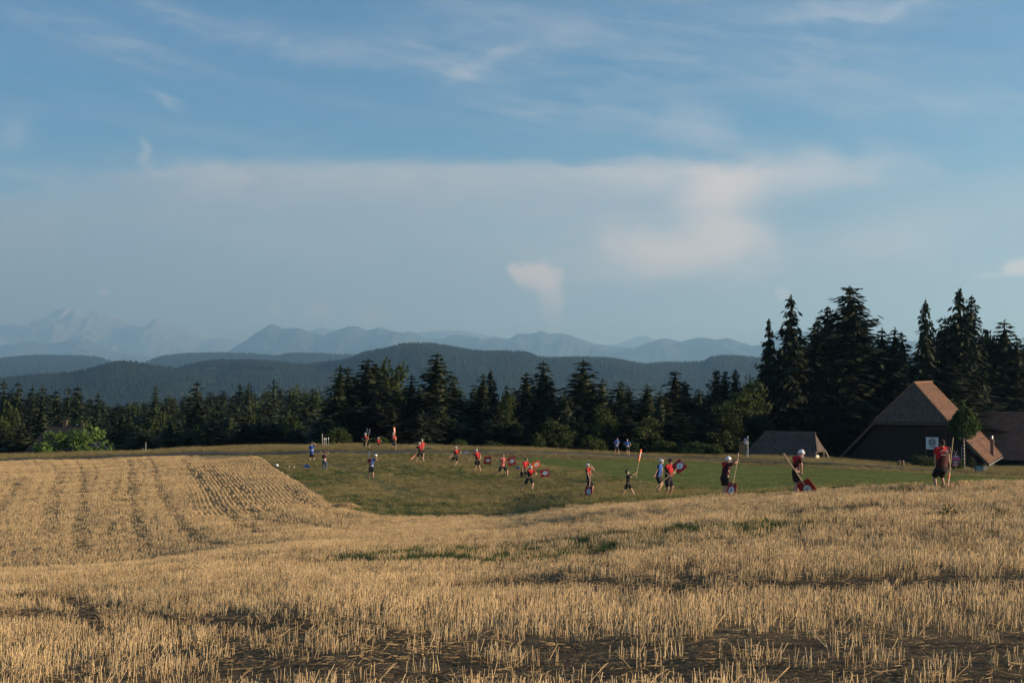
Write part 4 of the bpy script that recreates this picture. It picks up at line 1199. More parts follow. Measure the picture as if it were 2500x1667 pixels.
    for (kd, px, py, d, w, lab) in (
        ('spruce', 10, 925, 300, 40, 'dark pointed spruce at the far left end of the hollow wood'),
        ('fir', 44, 929, 300, 50, 'round-topped dark fir near the far left end of the hollow wood'),
        ('spruce', 80, 939, 295, 36, 'slim spruce right of the round-topped dark fir'),
        ('spruce', 105, 937, 290, 44, 'feathery spruce above the dark farmhouse roof'),
        ('fir', 136, 945, 285, 42, 'grey-green fir right above the farmhouse ridge'),
        ('spruce', 167, 939, 285, 34, 'thin spruce behind the farmhouse chimneys'),
        ('fir', 190, 939, 280, 56, 'wide fir above the bright leafy tree'),
        ('spruce', 240, 956, 280, 40, 'small spruce right of the wide fir'),
        ('spruce', 380, 938, 420, 26, 'single spruce tip standing above the flat middle of the hollow wood'),
        ('fir', 481, 929, 330, 60, 'highest dark fir in the middle of the hollow wood'),
        ('spruce', 485, 962, 215, 84, 'big shaded spruce near the lane in front of the highest dark fir'),
        ('spruce', 300, 990, 215, 70, 'dark drooping spruce right of the bright leafy tree'),
        ('spruce', 586, 934, 420, 34, 'slim spruce on the skyline left of the pointed spruce'),
        ('spruce', 607, 931, 420, 34, 'twin-topped spruce on the hollow skyline'),
        ('spruce', 669, 924, 400, 40, 'pointed spruce that tops the right half of the hollow wood'),
        ('broad', 718, 934, 380, 46, 'round broadleaf tree right of the pointed hollow spruce'),
        ('broad', 765, 941, 360, 64, 'grey-green broadleaf tree at the right end of the hollow wood'),
        ('spruce', 420, 1015, 205, 62, 'shaded spruce standing right of the wooden marker post')):
        tree(kd, px, py, d, w, lab, G3)
    env = [(-180, 935), (0, 950), (190, 955), (260, 978), (370, 966), (470, 955), (560, 950), (700, 942), (800, 948)]
    lab = {'spruce': 'dark spruce crowded into the wood of the hollow beyond the lane', 'fir': 'dark fir crowded into the wood of the hollow beyond the lane',
           'broad': 'dull broadleaf tree between the spruces of the hollow wood'}
    for row, (d0, d1, dy0, dy1, step, p0) in enumerate(((196, 214, 52, 105, 34, -150), (235, 275, 22, 80, 26, -160), (290, 345, 2, 50, 24, -170), (400, 470, 2, 34, 24, 20), (520, 620, -2, 16, 22, 0))):
        px = p0
        while px < 800:
            p = px + random.uniform(-9, 9)
            kd = random.choices(('spruce', 'fir', 'broad'), (.54, .26, .20))[0]
            q = float(pl(env, p)) + random.uniform(dy0, dy1)
            if row == 0: q = max(q, 1000 + random.uniform(-10, 30))
            if not (row == 0 and 60 < p < 240):
                tree(kd, p, q, random.uniform(d0, d1), random.uniform(70, 105) * (200 / d0) ** .8, where('hollow wood', 'dark' if kd != 'broad' else 'dull', kd, ('front', 'second', 'middle', 'fourth', 'last')[row], p), 'filling trees of the hollow wood: ' + NAMES[kd][1])
            px += step


wood()

# ------------------------------------------------------------------ farm buildings
def tile_mat(name, a, b_, c):
    m, N, b = material(name)
    sh = N.attr('shade'); geo = N.new('ShaderNodeNewGeometry')
    n = N.noise(geo.outputs['Position'], .9, 4, .6); nf = N.noise(geo.outputs['Position'], 9, 3, .6)
    col = N.mix(sh, a, b_); col = N.mix(N.m('MULTIPLY', N.ss(n, .45, .7), .7), col, c)
    col = N.mix(N.m('MULTIPLY', N.ss(nf, .5, .75), .35), col, tuple(v * .6 for v in a))
    N.put(b.inputs['Base Color'], col); b.inputs['Roughness'].default_value = .85; b.inputs['Specular IOR Level'].default_value = .2
    return m


M_tile = tile_mat('clay_tiles', (.125, .066, .043), (.20, .112, .072), (.155, .105, .07))
M_tile_old = tile_mat('weathered_tiles', (.085, .062, .052), (.15, .105, .085), (.11, .10, .085))
M_tile_grey = tile_mat('grey_tiles', (.028, .026, .027), (.045, .042, .042), (.04, .042, .036))
M_board = simple('dark_weathered_boards', (.026, .021, .019), .9, .35, 2.2, bump=.3)
M_beam = simple('dark_beam', (.085, .062, .045), .85, .3, 3.0)
M_wood = simple('light_wood', (.46, .33, .19), .6, .2, 12.0)
M_greywood = simple('grey_wood', (.30, .28, .25), .85, .25, 6.0)
M_metal = simple('grey_metal', (.42, .44, .44), .4, .1, 5.0, metal=.7)
M_steel = simple('bright_steel', (.75, .75, .74), .25, .05, 5.0, metal=1.0)
M_render = simple('pale_plaster', (.62, .58, .50), .9, .1, 2.0)
M_white = simple('white_paint', (.78, .78, .76), .45, .05, 6.0)
M_whitecloth = simple('white_cloth', (.74, .75, .76), .9, .06, 6.0)
M_black = simple('black_paint', (.018, .018, .02), .6, .2, 6.0)
M_dgreen = simple('dark_green_print', (.012, .075, .052), .8, .15, 10.0)
M_dred = simple('dark_red_print', (.16, .02, .018), .8, .15, 10.0)


def roof_panel(parent, poly, mat, tw=.30, th=.36, thick=.12, tiles=True, seed=0):
    """one roof slope: a solid deck and overlapping tiles in courses on it"""
    P = [np.asarray(p, float) for p in poly]
    n = np.cross(P[1] - P[0], P[2] - P[0]); n /= np.linalg.norm(n)
    if n[2] < 0: n = -n
    u = np.cross(n, [0, 0, 1.0]); u /= np.linalg.norm(u); v = np.cross(n, u)
    if v[2] < 0: v = -v
    mb = MB(); mb.cur = .2; mb.prism(P, -n * thick)
    mb.build('roof', mat, parent)
    if not tiles: return n
    q = np.array([[(p - P[0]).dot(u), (p - P[0]).dot(v)] for p in P]); lo, hi = q.min(0), q.max(0)
    def inside(x, y):
        c = False; j = len(q) - 1
        for i in range(len(q)):
            if (q[i, 1] > y) != (q[j, 1] > y) and x < (q[j, 0] - q[i, 0]) * (y - q[i, 1]) / (q[j, 1] - q[i, 1]) + q[i, 0]: c = not c
            j = i
        return c
    g = random.Random(seed); mb = MB(); r = 0; y = lo[1] + th * .5
    while y < hi[1]:
        x = lo[0] + (tw * .5 if r % 2 else 0); row_sh = g.uniform(-.12, .12)
        while x < hi[0]:
            if inside(x, y):
                c = P[0] + u * x + v * y + n * .012
                mb.cur = min(1, max(0, g.gauss(.5, .34) + row_sh))
                w2 = tw * .47; l2 = th * .55; lift = .075 + g.uniform(-.012, .03); sk = g.uniform(-.01, .01)
                a0 = c - u * w2 - v * (l2 + sk) + n * lift; a1 = c + u * w2 - v * (l2 - sk) + n * (lift + g.uniform(-.006, .006))
                b0 = c - u * w2 + v * l2; b1 = c + u * w2 + v * l2
                e = n * .035
                mb.add([a0, a1, b1, b0, a0 - e, a1 - e], [(0, 1, 2, 3), (4, 5, 1, 0), (5, 2, 1), (4, 0, 3)])
            x += tw
        y += th; r += 1
    o = mb.build('roof_tiles', mat, parent); o['kind'] = 'stuff'
    return n


def bar(mb, a, b, w, h=None):
    a = np.asarray(a, float); b = np.asarray(b, float); d = b - a; L = np.linalg.norm(d); d /= L
    ref = np.array([0, 0, 1.]) if abs(d[2]) < .95 else np.array([0, 1., 0])
    s = np.cross(d, ref); s /= np.linalg.norm(s); t = np.cross(s, d)
    mb.box((a + b) / 2, (L, w, h or w), [d, s, t])


def barn():
    P0 = np.array([38.27, 168.0]); g = np.array([.912, -.409]); r = np.array([.409, .912])
    def B(a, b, z): q = P0 + g * a + r * b; return np.array([q[0], q[1], z])
    W, L, s = 17.1, 17.5, 2.6; zr, ze, zh = -1.47, -10.5, -5.9; al = W / 2 * (zh - ze) / (zr - ze)
    root = empty('barn', tuple(B(W / 2, L / 2, -11.3)))
    tag(root, 'large old barn with a half-hipped brown tiled roof and dark wooden gable', 'barn')
    A, Bk = B(W / 2, s, zr), B(W / 2, L, zr)
    roof_panel(root, [B(W, 0, ze), B(W, L, ze), Bk, A, B(W - al, 0, zh)], M_tile, seed=1)
    roof_panel(root, [B(0, L, ze), B(0, 0, ze), B(al, 0, zh), A, Bk], M_tile_old, .45, .5, seed=2)
    roof_panel(root, [B(al, 0, zh), B(W - al, 0, zh), A], M_tile_old, seed=3)
    # ridge and hip caps
    mb = MB(); mb.cur = .6
    mb.tube([A + [0, 0, .08], Bk + [0, 0, .08]], .14, 6)
    for e in (B(al, 0, zh), B(W - al, 0, zh)): mb.tube([A + [0, 0, .07], e + [0, 0, .09]], .12, 6)
    mb.build('ridge_cap', M_tile, root)
    # verge boards and eave beam
    mb = MB()
    for (p, q) in ((B(0, -.03, ze - .16), B(al, -.03, zh - .16)), (B(W, -.03, ze - .16), B(W - al, -.03, zh - .16)), (B(al, -.04, zh - .2), B(W - al, -.04, zh - .2))):
        bar(mb, p, q, .08, .26)
    mb.build('verge_board', M_beam, root)
    # gable of overlapping boards
    bw = 1.0; mb = MB(); z = -11.6; k = 0
    while z < zh - .35:
        f = max(0, (z + .24 - ze) / (zr - ze)); a0 = .75 + W / 2 * f; a1 = W - .75 - W / 2 * f
        zt = z + .235
        segs = [(a0, 10.1), (14.6, a1)] if z < -6.7 else [(a0, a1)]
        for (x0, x1) in segs:
            if x1 - x0 < .2: continue
            c = (B(x0, bw, 0) + B(x1, bw, 0)) / 2; c[2] = z + .12
            c = c + np.array([*(-r * (.02 * (k % 2)) ), 0])
            tilt = .10
            mb.box(c, (x1 - x0, .035, .25), [np.array([g[0], g[1], 0]), np.array([r[0] * math.cos(tilt), r[1] * math.cos(tilt), math.sin(tilt)]), np.array([-r[0] * math.sin(tilt), -r[1] * math.sin(tilt), math.cos(tilt)])])
        z += .235; k += 1
    o = mb.build('siding', M_board, root); o['kind'] = 'stuff'
    mb = MB()
    poly = [B(.9, bw + .15, -11.7), B(W - .9, bw + .15, -11.7), B(W - .9, bw + .15, -10.6), B(W - al - .3, bw + .15, zh - .2), B(al + .3, bw + .15, zh - .2), B(.9, bw + .15, -10.6)]
    mb.prism(poly, np.array([r[0], r[1], 0]) * .2)
    mb.build('wall', M_board, root)
    mb = MB()
    for a in (.9, W - .9): bar(mb, B(a, bw + .4, -11.15), B(a, L - .3, -11.15), .2, 1.0)
    bar(mb, B(.9, L - .3, -11.15), B(W - .9, L - .3, -11.15), .2, 1.0)
    mb.build('side_wall', M_board, root)
    # big door of upright boards
    mb = MB(); x = 10.2; k = 0
    while x < 14.45:
        c = B(x + .11, bw - .02 - .02 * (k % 2), -9.0); mb.box(c, (.215, .05, 4.6), [np.array([g[0], g[1], 0]), np.array([r[0], r[1], 0]), np.array([0, 0, 1.])]); x += .225; k += 1
    d = mb.build('barn_door', M_board, root)
    mb = MB()
    for a in (10.1, 12.35, 14.6): bar(mb, B(a, bw - .10, -11.5), B(a, bw - .10, -6.6), .12, .16)
    bar(mb, B(10.0, bw - .12, -6.6), B(14.7, bw - .12, -6.6), .14, .2)
    mb.build('door_frame', M_beam, root)
    mb = MB(); mb.box(B(11.9, bw - .16, -6.62), (1.7, .05, .12), [np.array([g[0], g[1], 0]), np.array([r[0], r[1], 0]), np.array([0, 0, 1.])]); mb.build('door_sign', M_greywood, root)
    mb = MB(); mb.sphere(B(12.2, bw - .2, -6.15), .11, 8, 6); mb.build('yard_lamp', M_white, root)
    # eaves gutter of the sunny side
    mb = MB(); mb.tube([B(W + .06, -.1, ze - .16), B(W + .06, L, ze - .16)], .07, 6); mb.build('gutter', M_metal, root)
    # chimney through the sunny slope
    def slope(a): return ze + (W - a) / (W / 2) * (zr - ze)
    def on(px, b):
        best = min(np.linspace(9, W, 400), key=lambda a: abs(proj(*B(a, b, slope(a)))[0] - px)); return best
    best = min(((a, b) for a in np.linspace(10, 16.8, 60) for b in np.linspace(1, 16, 60)), key=lambda q: (lambda p: (p[0] - 2422) ** 2 + (p[1] - 1112) ** 2)(proj(*B(q[0], q[1], slope(q[0])))))
    c = B(best[0], best[1], slope(best[0]) + .75)
    mb = MB(); mb.box(c, (.42, .42, 2.2), [np.array([g[0], g[1], 0]), np.array([r[0], r[1], 0]), np.array([0, 0, 1.])]); mb.box(c + [0, 0, 1.12], (.54, .54, .08), [np.array([g[0], g[1], 0]), np.array([r[0], r[1], 0]), np.array([0, 0, 1.])])
    ch = mb.build('chimney', simple('chimney_clad', (.20, .13, .10), .7, .2, 4.0), root)
    mb = MB(); mb.tube([c + [0, 0, 1.1], c + [0, 0, 1.45]], .12, 8); mb.sphere(c + [0, 0, 1.5], .15, 8, 6); p = mb.build('chimney_pipe', M_steel, None, True); p.parent = ch
    p.data.transform(Matrix.Translation(root.location).inverted())
    # banner on the door
    a = min(np.linspace(8, 16, 600), key=lambda a: abs(proj(*B(a, bw - .35, -8.5))[0] - 2276))
    zt, zb = None, None
    d = B(a, bw - .35, 0)[1]; c = B(a, bw - .35, -(1081.5 - HOR) / F * d); S = 1.38
    ban = empty('banner', tuple(c - [0, 0, S / 2])); tag(ban, 'square white cloth banner with a green tree emblem hung on the barn door', 'banner')
    ax = [np.array([g[0], g[1], 0]), np.array([r[0], r[1], 0]), np.array([0, 0, 1.])]
    nx, nz = 12, 8; V = []; 
    for j in range(nz + 1):
        for i in range(nx + 1):
            x, z = (i / nx - .5) * S, (j / nz - .5) * S
            V.append(c + ax[0] * x + ax[2] * z + ax[1] * (.012 * math.sin(i * 1.3) * (1 - j / nz)))
    V = np.array(V); V2 = V + ax[1] * .012; n1 = len(V)
    idx = np.arange(nz)[:, None] * (nx + 1) + np.arange(nx)[None]; Q = np.stack([idx, idx + 1, idx + nx + 2, idx + nx + 1], -1).reshape(-1, 4)
    me = mesh_np('cloth', np.concatenate([V, V2]) - np.array(ban.location), [Q, Q[:, ::-1] + n1], M_whitecloth); link(bpy.data.objects.new('cloth', me), ban)
    mb = MB(); mb.tube([c + ax[0] * (-.76) + ax[2] * (.72) , c + ax[0] * .76 + ax[2] * .72], .02, 6); mb.build('rod', M_beam, ban)
    f = c - ax[1] * .03
    def leaf(mb, x, z, ang, l, w):
        d = ax[0] * math.cos(ang) + ax[2] * math.sin(ang); e = -ax[0] * math.sin(ang) + ax[2] * math.cos(ang); q = f + ax[0] * x + ax[2] * z
        mb.prism([q - d * l, q - d * l * .3 + e * w, q + d * l * .4 + e * w * .9, q + d * l, q + d * l * .4 - e * w * .9, q - d * l * .3 - e * w], -ax[1] * .006)
    mb = MB()
    for k in range(17):
        an = math.radians(-62 + k * 304 / 16 - 28) if False else math.radians(-60 + k * 300 / 16)
        leaf(mb, .38 * math.cos(an), .12 + .40 * math.sin(an), an, .085, .04)
        leaf(mb, .25 * math.cos(an), .12 + .27 * math.sin(an), an + .3, .05, .02)
    for k in range(7): leaf(mb, (k - 3) * .1, -.47 + .03 * abs(k - 3), math.radians(270 + (k - 3) * 18), .09, .03)
    for x in (-.17, 0, .17): mb.box(f + ax[0] * x + ax[2] * .02, (.035 if x else .06, .008, .66 if not x else .5), ax)
    mb.build('tree_emblem', M_dgreen, ban)
    mb = MB()
    for x in (-.17, .17):
        for z in (-.16, .1, .34): mb.box(f + ax[0] * x + ax[2] * z - ax[1] * .012, (.12, .006, .12), ax)
    mb.build('emblem_fruit', M_dred, ban)
    # wing joined behind
    wr = empty('farm_wing', tuple(B(26, 22, -11.5))); tag(wr, 'long low farm wing with a reddish tiled roof behind the barn at the right edge', 'farm building')
    zw = -5.45
    roof_panel(wr, [B(6, 18.4, -11.0), B(46, 18.4, -11.4), B(46, 24, zw), B(6, 24, zw)], tile_mat('red_brown_tiles', (.17, .085, .06), (.25, .125, .085), (.19, .11, .085)), .42, .42, seed=5)
    roof_panel(wr, [B(46, 29.6, -11.4), B(6, 29.6, -11.0), B(6, 24, zw), B(46, 24, zw)], M_tile_old, tiles=False)
    mb = MB(); mb.tube([B(6, 24, zw + .08), B(46, 24, zw + .08)], .13, 6); mb.build('ridge_cap', M_tile, wr)
    mb = MB(); mb.prism([B(7, 19.2, -12.5), B(45, 19.2, -12.5), B(45, 28.8, -12.5), B(7, 28.8, -12.5)], (0, 0, 2.2)); mb.build('wall', M_board, wr)


barn()


def shed():
    R0 = np.array([29.2, 164.0]); g = np.array([.912, -.409]); r = np.array([.409, .912])
    def B(a, b, z): q = R0 + g * a + r * b; return np.array([q[0], q[1], z])
    zr, ze, L = -7.1, -10.25, 5.7
    root = empty('shed', tuple(B(L / 2, 0, -10.2))); tag(root, 'small low shed with a grey-brown hipped tile roof reaching near the ground', 'shed')
    l, rr = B(0, 0, zr), B(L, 0, zr)
    roof_panel(root, [B(-2.2, -3.3, ze), B(L + .5, -3.3, ze), B(L + .65, -2.0, -9.0), rr, l], M_tile_old, .30, .33, seed=7)
    roof_panel(root, [B(-2.2, 3.3, ze), B(-2.2, -3.3, ze), l], M_tile_old, seed=8)
    roof_panel(root, [B(L + .5, 3.3, ze), B(-2.2, 3.3, ze), l, rr, B(L + .65, 2, -9.0)], M_tile_old, tiles=False)
    roof_panel(root, [B(L + .67, -2.05, -9.02), B(L + 1.25, 0, -8.98), B(L + .67, 2.05, -9.02), rr + [0, 0, .01]], M_tile_old, seed=9)
    mb = MB(); mb.cur = .5
    mb.tube([l + [0, 0, .07], rr + [0, 0, .07]], .11, 6); mb.tube([l + [0, 0, .06], B(-2.2, -3.3, ze + .08)], .09, 6); mb.tube([rr + [0, 0, .06], B(L + .65, -2.0, -8.93)], .08, 6)
    mb.build('ridge_cap', M_tile_old, root)
    mb = MB(); mb.prism([B(-1.6, -2.6, -11), B(L - .9, -2.6, -11), B(L - .9, 2.6, -11), B(-1.6, 2.6, -11)], (0, 0, 1.2)); mb.build('wall', M_board, root)
    mb = MB()
    for b in (-2.1, 2.1): bar(mb, B(L + .55, b, -11.2), B(L + .55, b, -9.1), .14)
    bar(mb, B(L + 1.1, 0.3, -9.05), B(L + 1.9, 1.5, -11.2), .1); bar(mb, B(L + .6, -2.1, -9.1), B(L + .6, 2.1, -9.1), .14)
    mb.build('post', M_greywood, root)
    # white crates on legs under the overhang
    z0 = -10.45
    t = empty('feed_rack', tuple(B(L + .15, -1.4, z0 - .6))); tag(t, 'pale board rack on thin legs under the shed overhang', 'rack')
    ax = [np.array([g[0], g[1], 0]), np.array([r[0], r[1], 0]), np.array([0, 0, 1.])]
    mb = MB()
    for k in range(3): mb.box(B(L + .15, -2.0 + k * .55, z0 + .55), (.9, .5, 1.0 - .12 * k), ax)
    mb.build('panel', M_render, t)
    for k in range(4):
        mb = MB(); bar(mb, B(L - .15 + (k % 2) * .6, -2.0 + (k // 2) * 1.1, z0 - .75), B(L - .15 + (k % 2) * .6, -2.0 + (k // 2) * 1.1, z0 + .1), .06); mb.build('leg', M_greywood, t)


shed()


def farmhouse():
    d = 192.0
    def Q(px, py, dd): return np.array([(px - CX) / F * dd, dd, -(py - HOR) / F * dd])
    root = empty('farmhouse', tuple(Q(170, 1215, d))); tag(root, 'dark farmhouse roof with two chimneys half hidden by a bright leafy tree', 'house')
    l, r = Q(122, 1038, d), Q(203, 1040, d)
    el, er = Q(38, 1128, d - 6), Q(236, 1128, d - 6); bl, br = el + [0, 12, 0], er + [0, 12, 0]
    roof_panel(root, [el, er, r, l], M_tile_grey, .4, .42, seed=11)
    roof_panel(root, [bl, el, l], M_tile_grey, seed=12); roof_panel(root, [er, br, r], M_tile_grey, tiles=False); roof_panel(root, [br, bl, l, r], M_tile_grey, tiles=False)
    mb = MB(); mb.tube([l + [0, 0, .05], r + [0, 0, .05]], .12, 6); mb.build('ridge_cap', M_tile_grey, root)
    mb = MB(); mb.prism([el + [1, 1, -5], er + [-1, 1, -5], er + [-1, 11, -5], el + [1, 11, -5]], (0, 0, 4.9)); mb.build('wall', M_board, root)
    for px, py, h, w in ((160, 1034, .9, .55), (202, 1045, 1.2, .42)):
        mb = MB(); c = Q(px, py, d); mb.box(c, (w, w, h)); mb.box(c + [0, 0, h / 2], (w + .12, w + .12, .1)); mb.build('chimney', M_beam, root)
    mb = MB(); c = Q(189.5, 1041, d); mb.tube([c + [0, 0, -.4], c + [0, 0, .2]], .07, 6); mb.sphere(c + [0, 0, .25], .1, 8, 6); mb.build('vent_pipe', M_white, root)


farmhouse()
kind('bright', [broadleaf(231 + i, 110, 64, rx=.60, rz=.62, zc=.34, size=.026, cl=.11, mat=M_bright, low=.04, ragged=.12) for i in range(1)], _tb)
NAMES['bright'] = ('broadleaf_tree', 'broadleaf tree'); WIDE['bright'] = 1.08
KINDS['bright'] = (KINDS['bright'][0], [_tb[0]])


def farm_plants():
    x = lambda px, d: (px - CX) / F * d
    o = None
    # bright leafy tree by the lane
    d = 172.0; w = 165; h_top = 1044; z0 = -14.2
    xx = x(188, d); zt = -(h_top - HOR) / F * d; h = zt - z0
    o = empty('broadleaf_tree', (xx, d, z0)); tag(o, 'bright green rounded leafy tree in front of the farmhouse', 'broadleaf tree')
    c = bpy.data.objects.new('crown', KINDS['bright'][0][0]); s = w / 2 / F * d / .66; c.scale = (s * 1.4, s * 1.2, h * 1.06); link(c, o)
    t = bpy.data.objects.new('trunk', _tb[0]); t.scale = (h, h, h * .8); link(t, o)
    d = 176.0; z0 = -14.0; o = empty('shrub', (x(112, d), d, z0)); tag(o, 'dark shaded bush between the farmhouse roof and the bright leafy tree', 'shrub')
    c = bpy.data.objects.new('crown', KINDS['dark_broad'][0][1]); c.scale = (6, 6, -(1072 - HOR) / F * d - z0); link(c, o)
    t = bpy.data.objects.new('trunk', _tb[1]); t.scale = (3, 3, 3); link(t, o)
    # young tree with a slender pale stem in front of the barn
    d = 137.0; xx = x(2352, d); z0 = float(H(xx, d)); h = -(980 - HOR) / F * d - z0; zc = -(1072 - HOR) / F * d
    o = empty('young_tree', (xx, d, z0)); tag(o, 'young tree with an upright oval crown on a slender pale stem before the barn', 'tree')
    g = np.random.default_rng(77); n = 3400; crown_h = zt = (-(980 - HOR) / F * d) - zc
    n = 4200
    sp_ = np.array([(0, 0, .0, 1.0, .85), (-.75, .1, .12, .62, .75), (.85, -.1, .15, .60, .75), (.35, -.6, .05, .80, .7), (-.35, -.55, .08, .74, .7), (.1, .7, .1, .8, .8), (1.15, .2, .22, .40, .5), (-1.1, -.2, .22, .38, .5), (.6, .5, .1, .7, .6), (-.5, .5, .1, .66, .6)])
    k_ = g.integers(0, len(sp_), n); t_ = g.random(n); ang = g.uniform(0, 6.283, n); S_ = sp_[k_]
    prof = np.sin(np.pi * (t_ * .96 + .04) ** .55) ** .7
    rad = S_[:, 4] * prof * g.uniform(.35, 1, n) ** .45 * (1 + .2 * np.sin(ang * 4 + t_ * 15))
    C = np.column_stack([S_[:, 0] * (.55 + .45 * np.sin(np.pi * (t_ * .8 + .1))) + rad * np.cos(ang), S_[:, 1] + rad * np.sin(ang), (zc - z0) + (S_[:, 2] + t_ * S_[:, 3]) * crown_h * .98])
    A = np.column_stack([np.cos(ang) * .5, np.sin(ang) * .5, g.uniform(.4, 1.3, n)]) + g.normal(0, .25, (n, 3)); A /= np.linalg.norm(A, axis=1)[:, None]
    Bv = np.cross(A, g.normal(0, 1, (n, 3))); Bv /= np.linalg.norm(Bv, axis=1)[:, None]
    sz = g.uniform(.08, .20, n)
    V, Qd = leaf_quads(C, A * (sz * 1.3)[:, None], Bv * (sz * .45)[:, None])
    link(bpy.data.objects.new('crown', mesh_np('crown', V, Qd, plant_mat('young_leaves', (.045, .088, .026), (.06, .105, .03), (.085, .125, .036), .25, .6, .2))), o)
    mb = MB(); mb.tube([(0, 0, -.1), (.01, 0, 1.5), (-.02, .01, zc - z0 + .2), (0, 0, h * .8)], [.085, .075, .06, .02], 8)
    for k in range(10):
        a = k * 2.4; z = (zc - z0) + .2 + k * .25; mb.tube([(0, 0, z), (.9 * math.cos(a), .9 * math.sin(a), z + .8)], [.025, .008], 5)
    m, N, b = material('banded_stem'); tc = N.new('ShaderNodeTexCoord'); sp = N.new('ShaderNodeSeparateXYZ', i_0=tc.outputs['Object'])
    nz = N.noise(tc.outputs['Object'], 5, 3, .6)
    N.put(b.inputs['Base Color'], N.mix(N.ss(N.m('SINE', N.m('ADD', N.m('MULTIPLY', sp.outputs[2], 19.0), N.m('MULTIPLY', nz, 6.0))), -.2, .5), (.13, .10, .08), (.52, .47, .42))); b.inputs['Roughness'].default_value = .8
    link(bpy.data.objects.new('trunk', mb.mesh('trunk', m, True)), o)
    s = empty('tree_stake', (xx - .19, d + .1, z0)); tag(s, 'grey wooden stake set beside the young tree stem', 'stake')
    mb = MB(); mb.box((xx - .19, d + .1, z0 + 1.15), (.07, .07, 2.5)); mb.build('post', M_greywood, s)
    mb = MB(); mb.box((xx - .08, d + .06, z0 + 1.9), (.26, .03, .05)); mb.build('tie', M_black, s)
    # shrubs by the farm
    for px, py, dd, wp, lab, kd in ((2371, 1131, 134, 22, 'yellow-flowered shrub right of the young tree stem', 'broad'), (2330, 1135, 137, 34, 'tangle of tall flowering weeds left of the young tree stem', 'bush'),
                                    (2232, 1113, 158, 16, 'greyish climbing shrub against the barn boards', 'dark_broad'), (2255, 1121, 154, 56, 'low grassy bank plant in front of the barn door', 'bush'),
                                    (1708, 1094, 153, 60, 'yellow-green shrub at the lane edge left of the signpost', 'bush'), (1745, 1102, 152, 40, 'smaller green shrub just left of the notice board', 'bush'),
                                    (1440, 1060, 157, 40, 'pale green shrub just left of the two blue-shirted men', 'bush')):
        q = tree(kd, px, py, dd, wp, lab)
    # big weeds in the near stubble
    for px, py, dd, hh, lab in ((2311, 1236, 33, .34, 'large dark green thistle clump in the stubble below the man at the right'), (1975, 1255, 32, .16, 'small green weed in the stubble right of the middle'),
                                (2205, 1198, 46, .30, 'dark green weed at the hollow before the right-hand man'), (1330, 1246, 66, .4, 'green weed clump at the edge between meadow and stubble')):
        xx = x(px, dd); o = empty('weed_plant', (xx, dd, float(H(xx, dd)))); tag(o, lab, 'weed')
        n = 340; a = g.uniform(0, 6.283, n); rr = np.sqrt(g.random(n)) * hh * 1.25; hgt = hh * (1.1 - .8 * (rr / (hh * 1.25)) ** 1.5) * g.uniform(.15, 1, n)
        c0 = np.column_stack([rr * np.cos(a) * (1 + .4 * np.sin(3 * a)), rr * np.sin(a), hgt])
        d1 = np.column_stack([np.cos(a), np.sin(a), g.uniform(.1, 1.6, n)]) + g.normal(0, .5, (n, 3)); d1 /= np.linalg.norm(d1, axis=1)[:, None]
        L = hh * g.uniform(.12, .34, n)
        sd_ = np.cross(d1, g.normal(0, 1, (n, 3))); sd_ /= np.linalg.norm(sd_, axis=1)[:, None]
        V, Qd = leaf_quads(c0, d1 * (L * .5)[:, None], sd_ * (L * .16)[:, None])
        link(bpy.data.objects.new('leaves', mesh_np('leaves', V, Qd, M_leafd)), o)
        mb = MB()
        for k in range(4): mb.tube([(0, 0, -.03), (random.uniform(-.1, .1), random.uniform(-.1, .1), hh)], [.006, .003], 5)
        link(bpy.data.objects.new('stem', mb.mesh('stem', M_leafd)), o)


farm_plants()


# ------------------------------------------------------------------ signs, posts, small things
def gp(px, d): x = (px - CX) / F * d; return np.array([x, d, float(H(x, d))])
def hz(py, d): return -(py - HOR) / F * d


def strokes(mb, c, n, w, h, seed, ax=None):
    """a row of small letter-like marks"""
    g = random.Random(seed); ax = ax or [np.array([1., 0, 0]), np.array([0, 1., 0]), np.array([0, 0, 1.])]
    for i in range(n):
        x = (i + .5) / n * w - w / 2; cw = w / n
        mb.box(c + ax[0] * (x - cw * .22), (cw * .18, .004, h), ax)
        t = g.randrange(4)
        if t in (0, 1): mb.box(c + ax[0] * (x + cw * .05) + ax[2] * h * .42, (cw * .38, .004, h * .16), ax)
        if t in (0, 2): mb.box(c + ax[0] * (x + cw * .05), (cw * .38, .004, h * .16), ax)
        if t in (1, 2, 3): mb.box(c + ax[0] * (x + cw * .05) - ax[2] * h * .42, (cw * .38, .004, h * .16), ax)
        if t in (1, 3): mb.box(c + ax[0] * (x + cw * .24), (cw * .16, .004, h), ax)


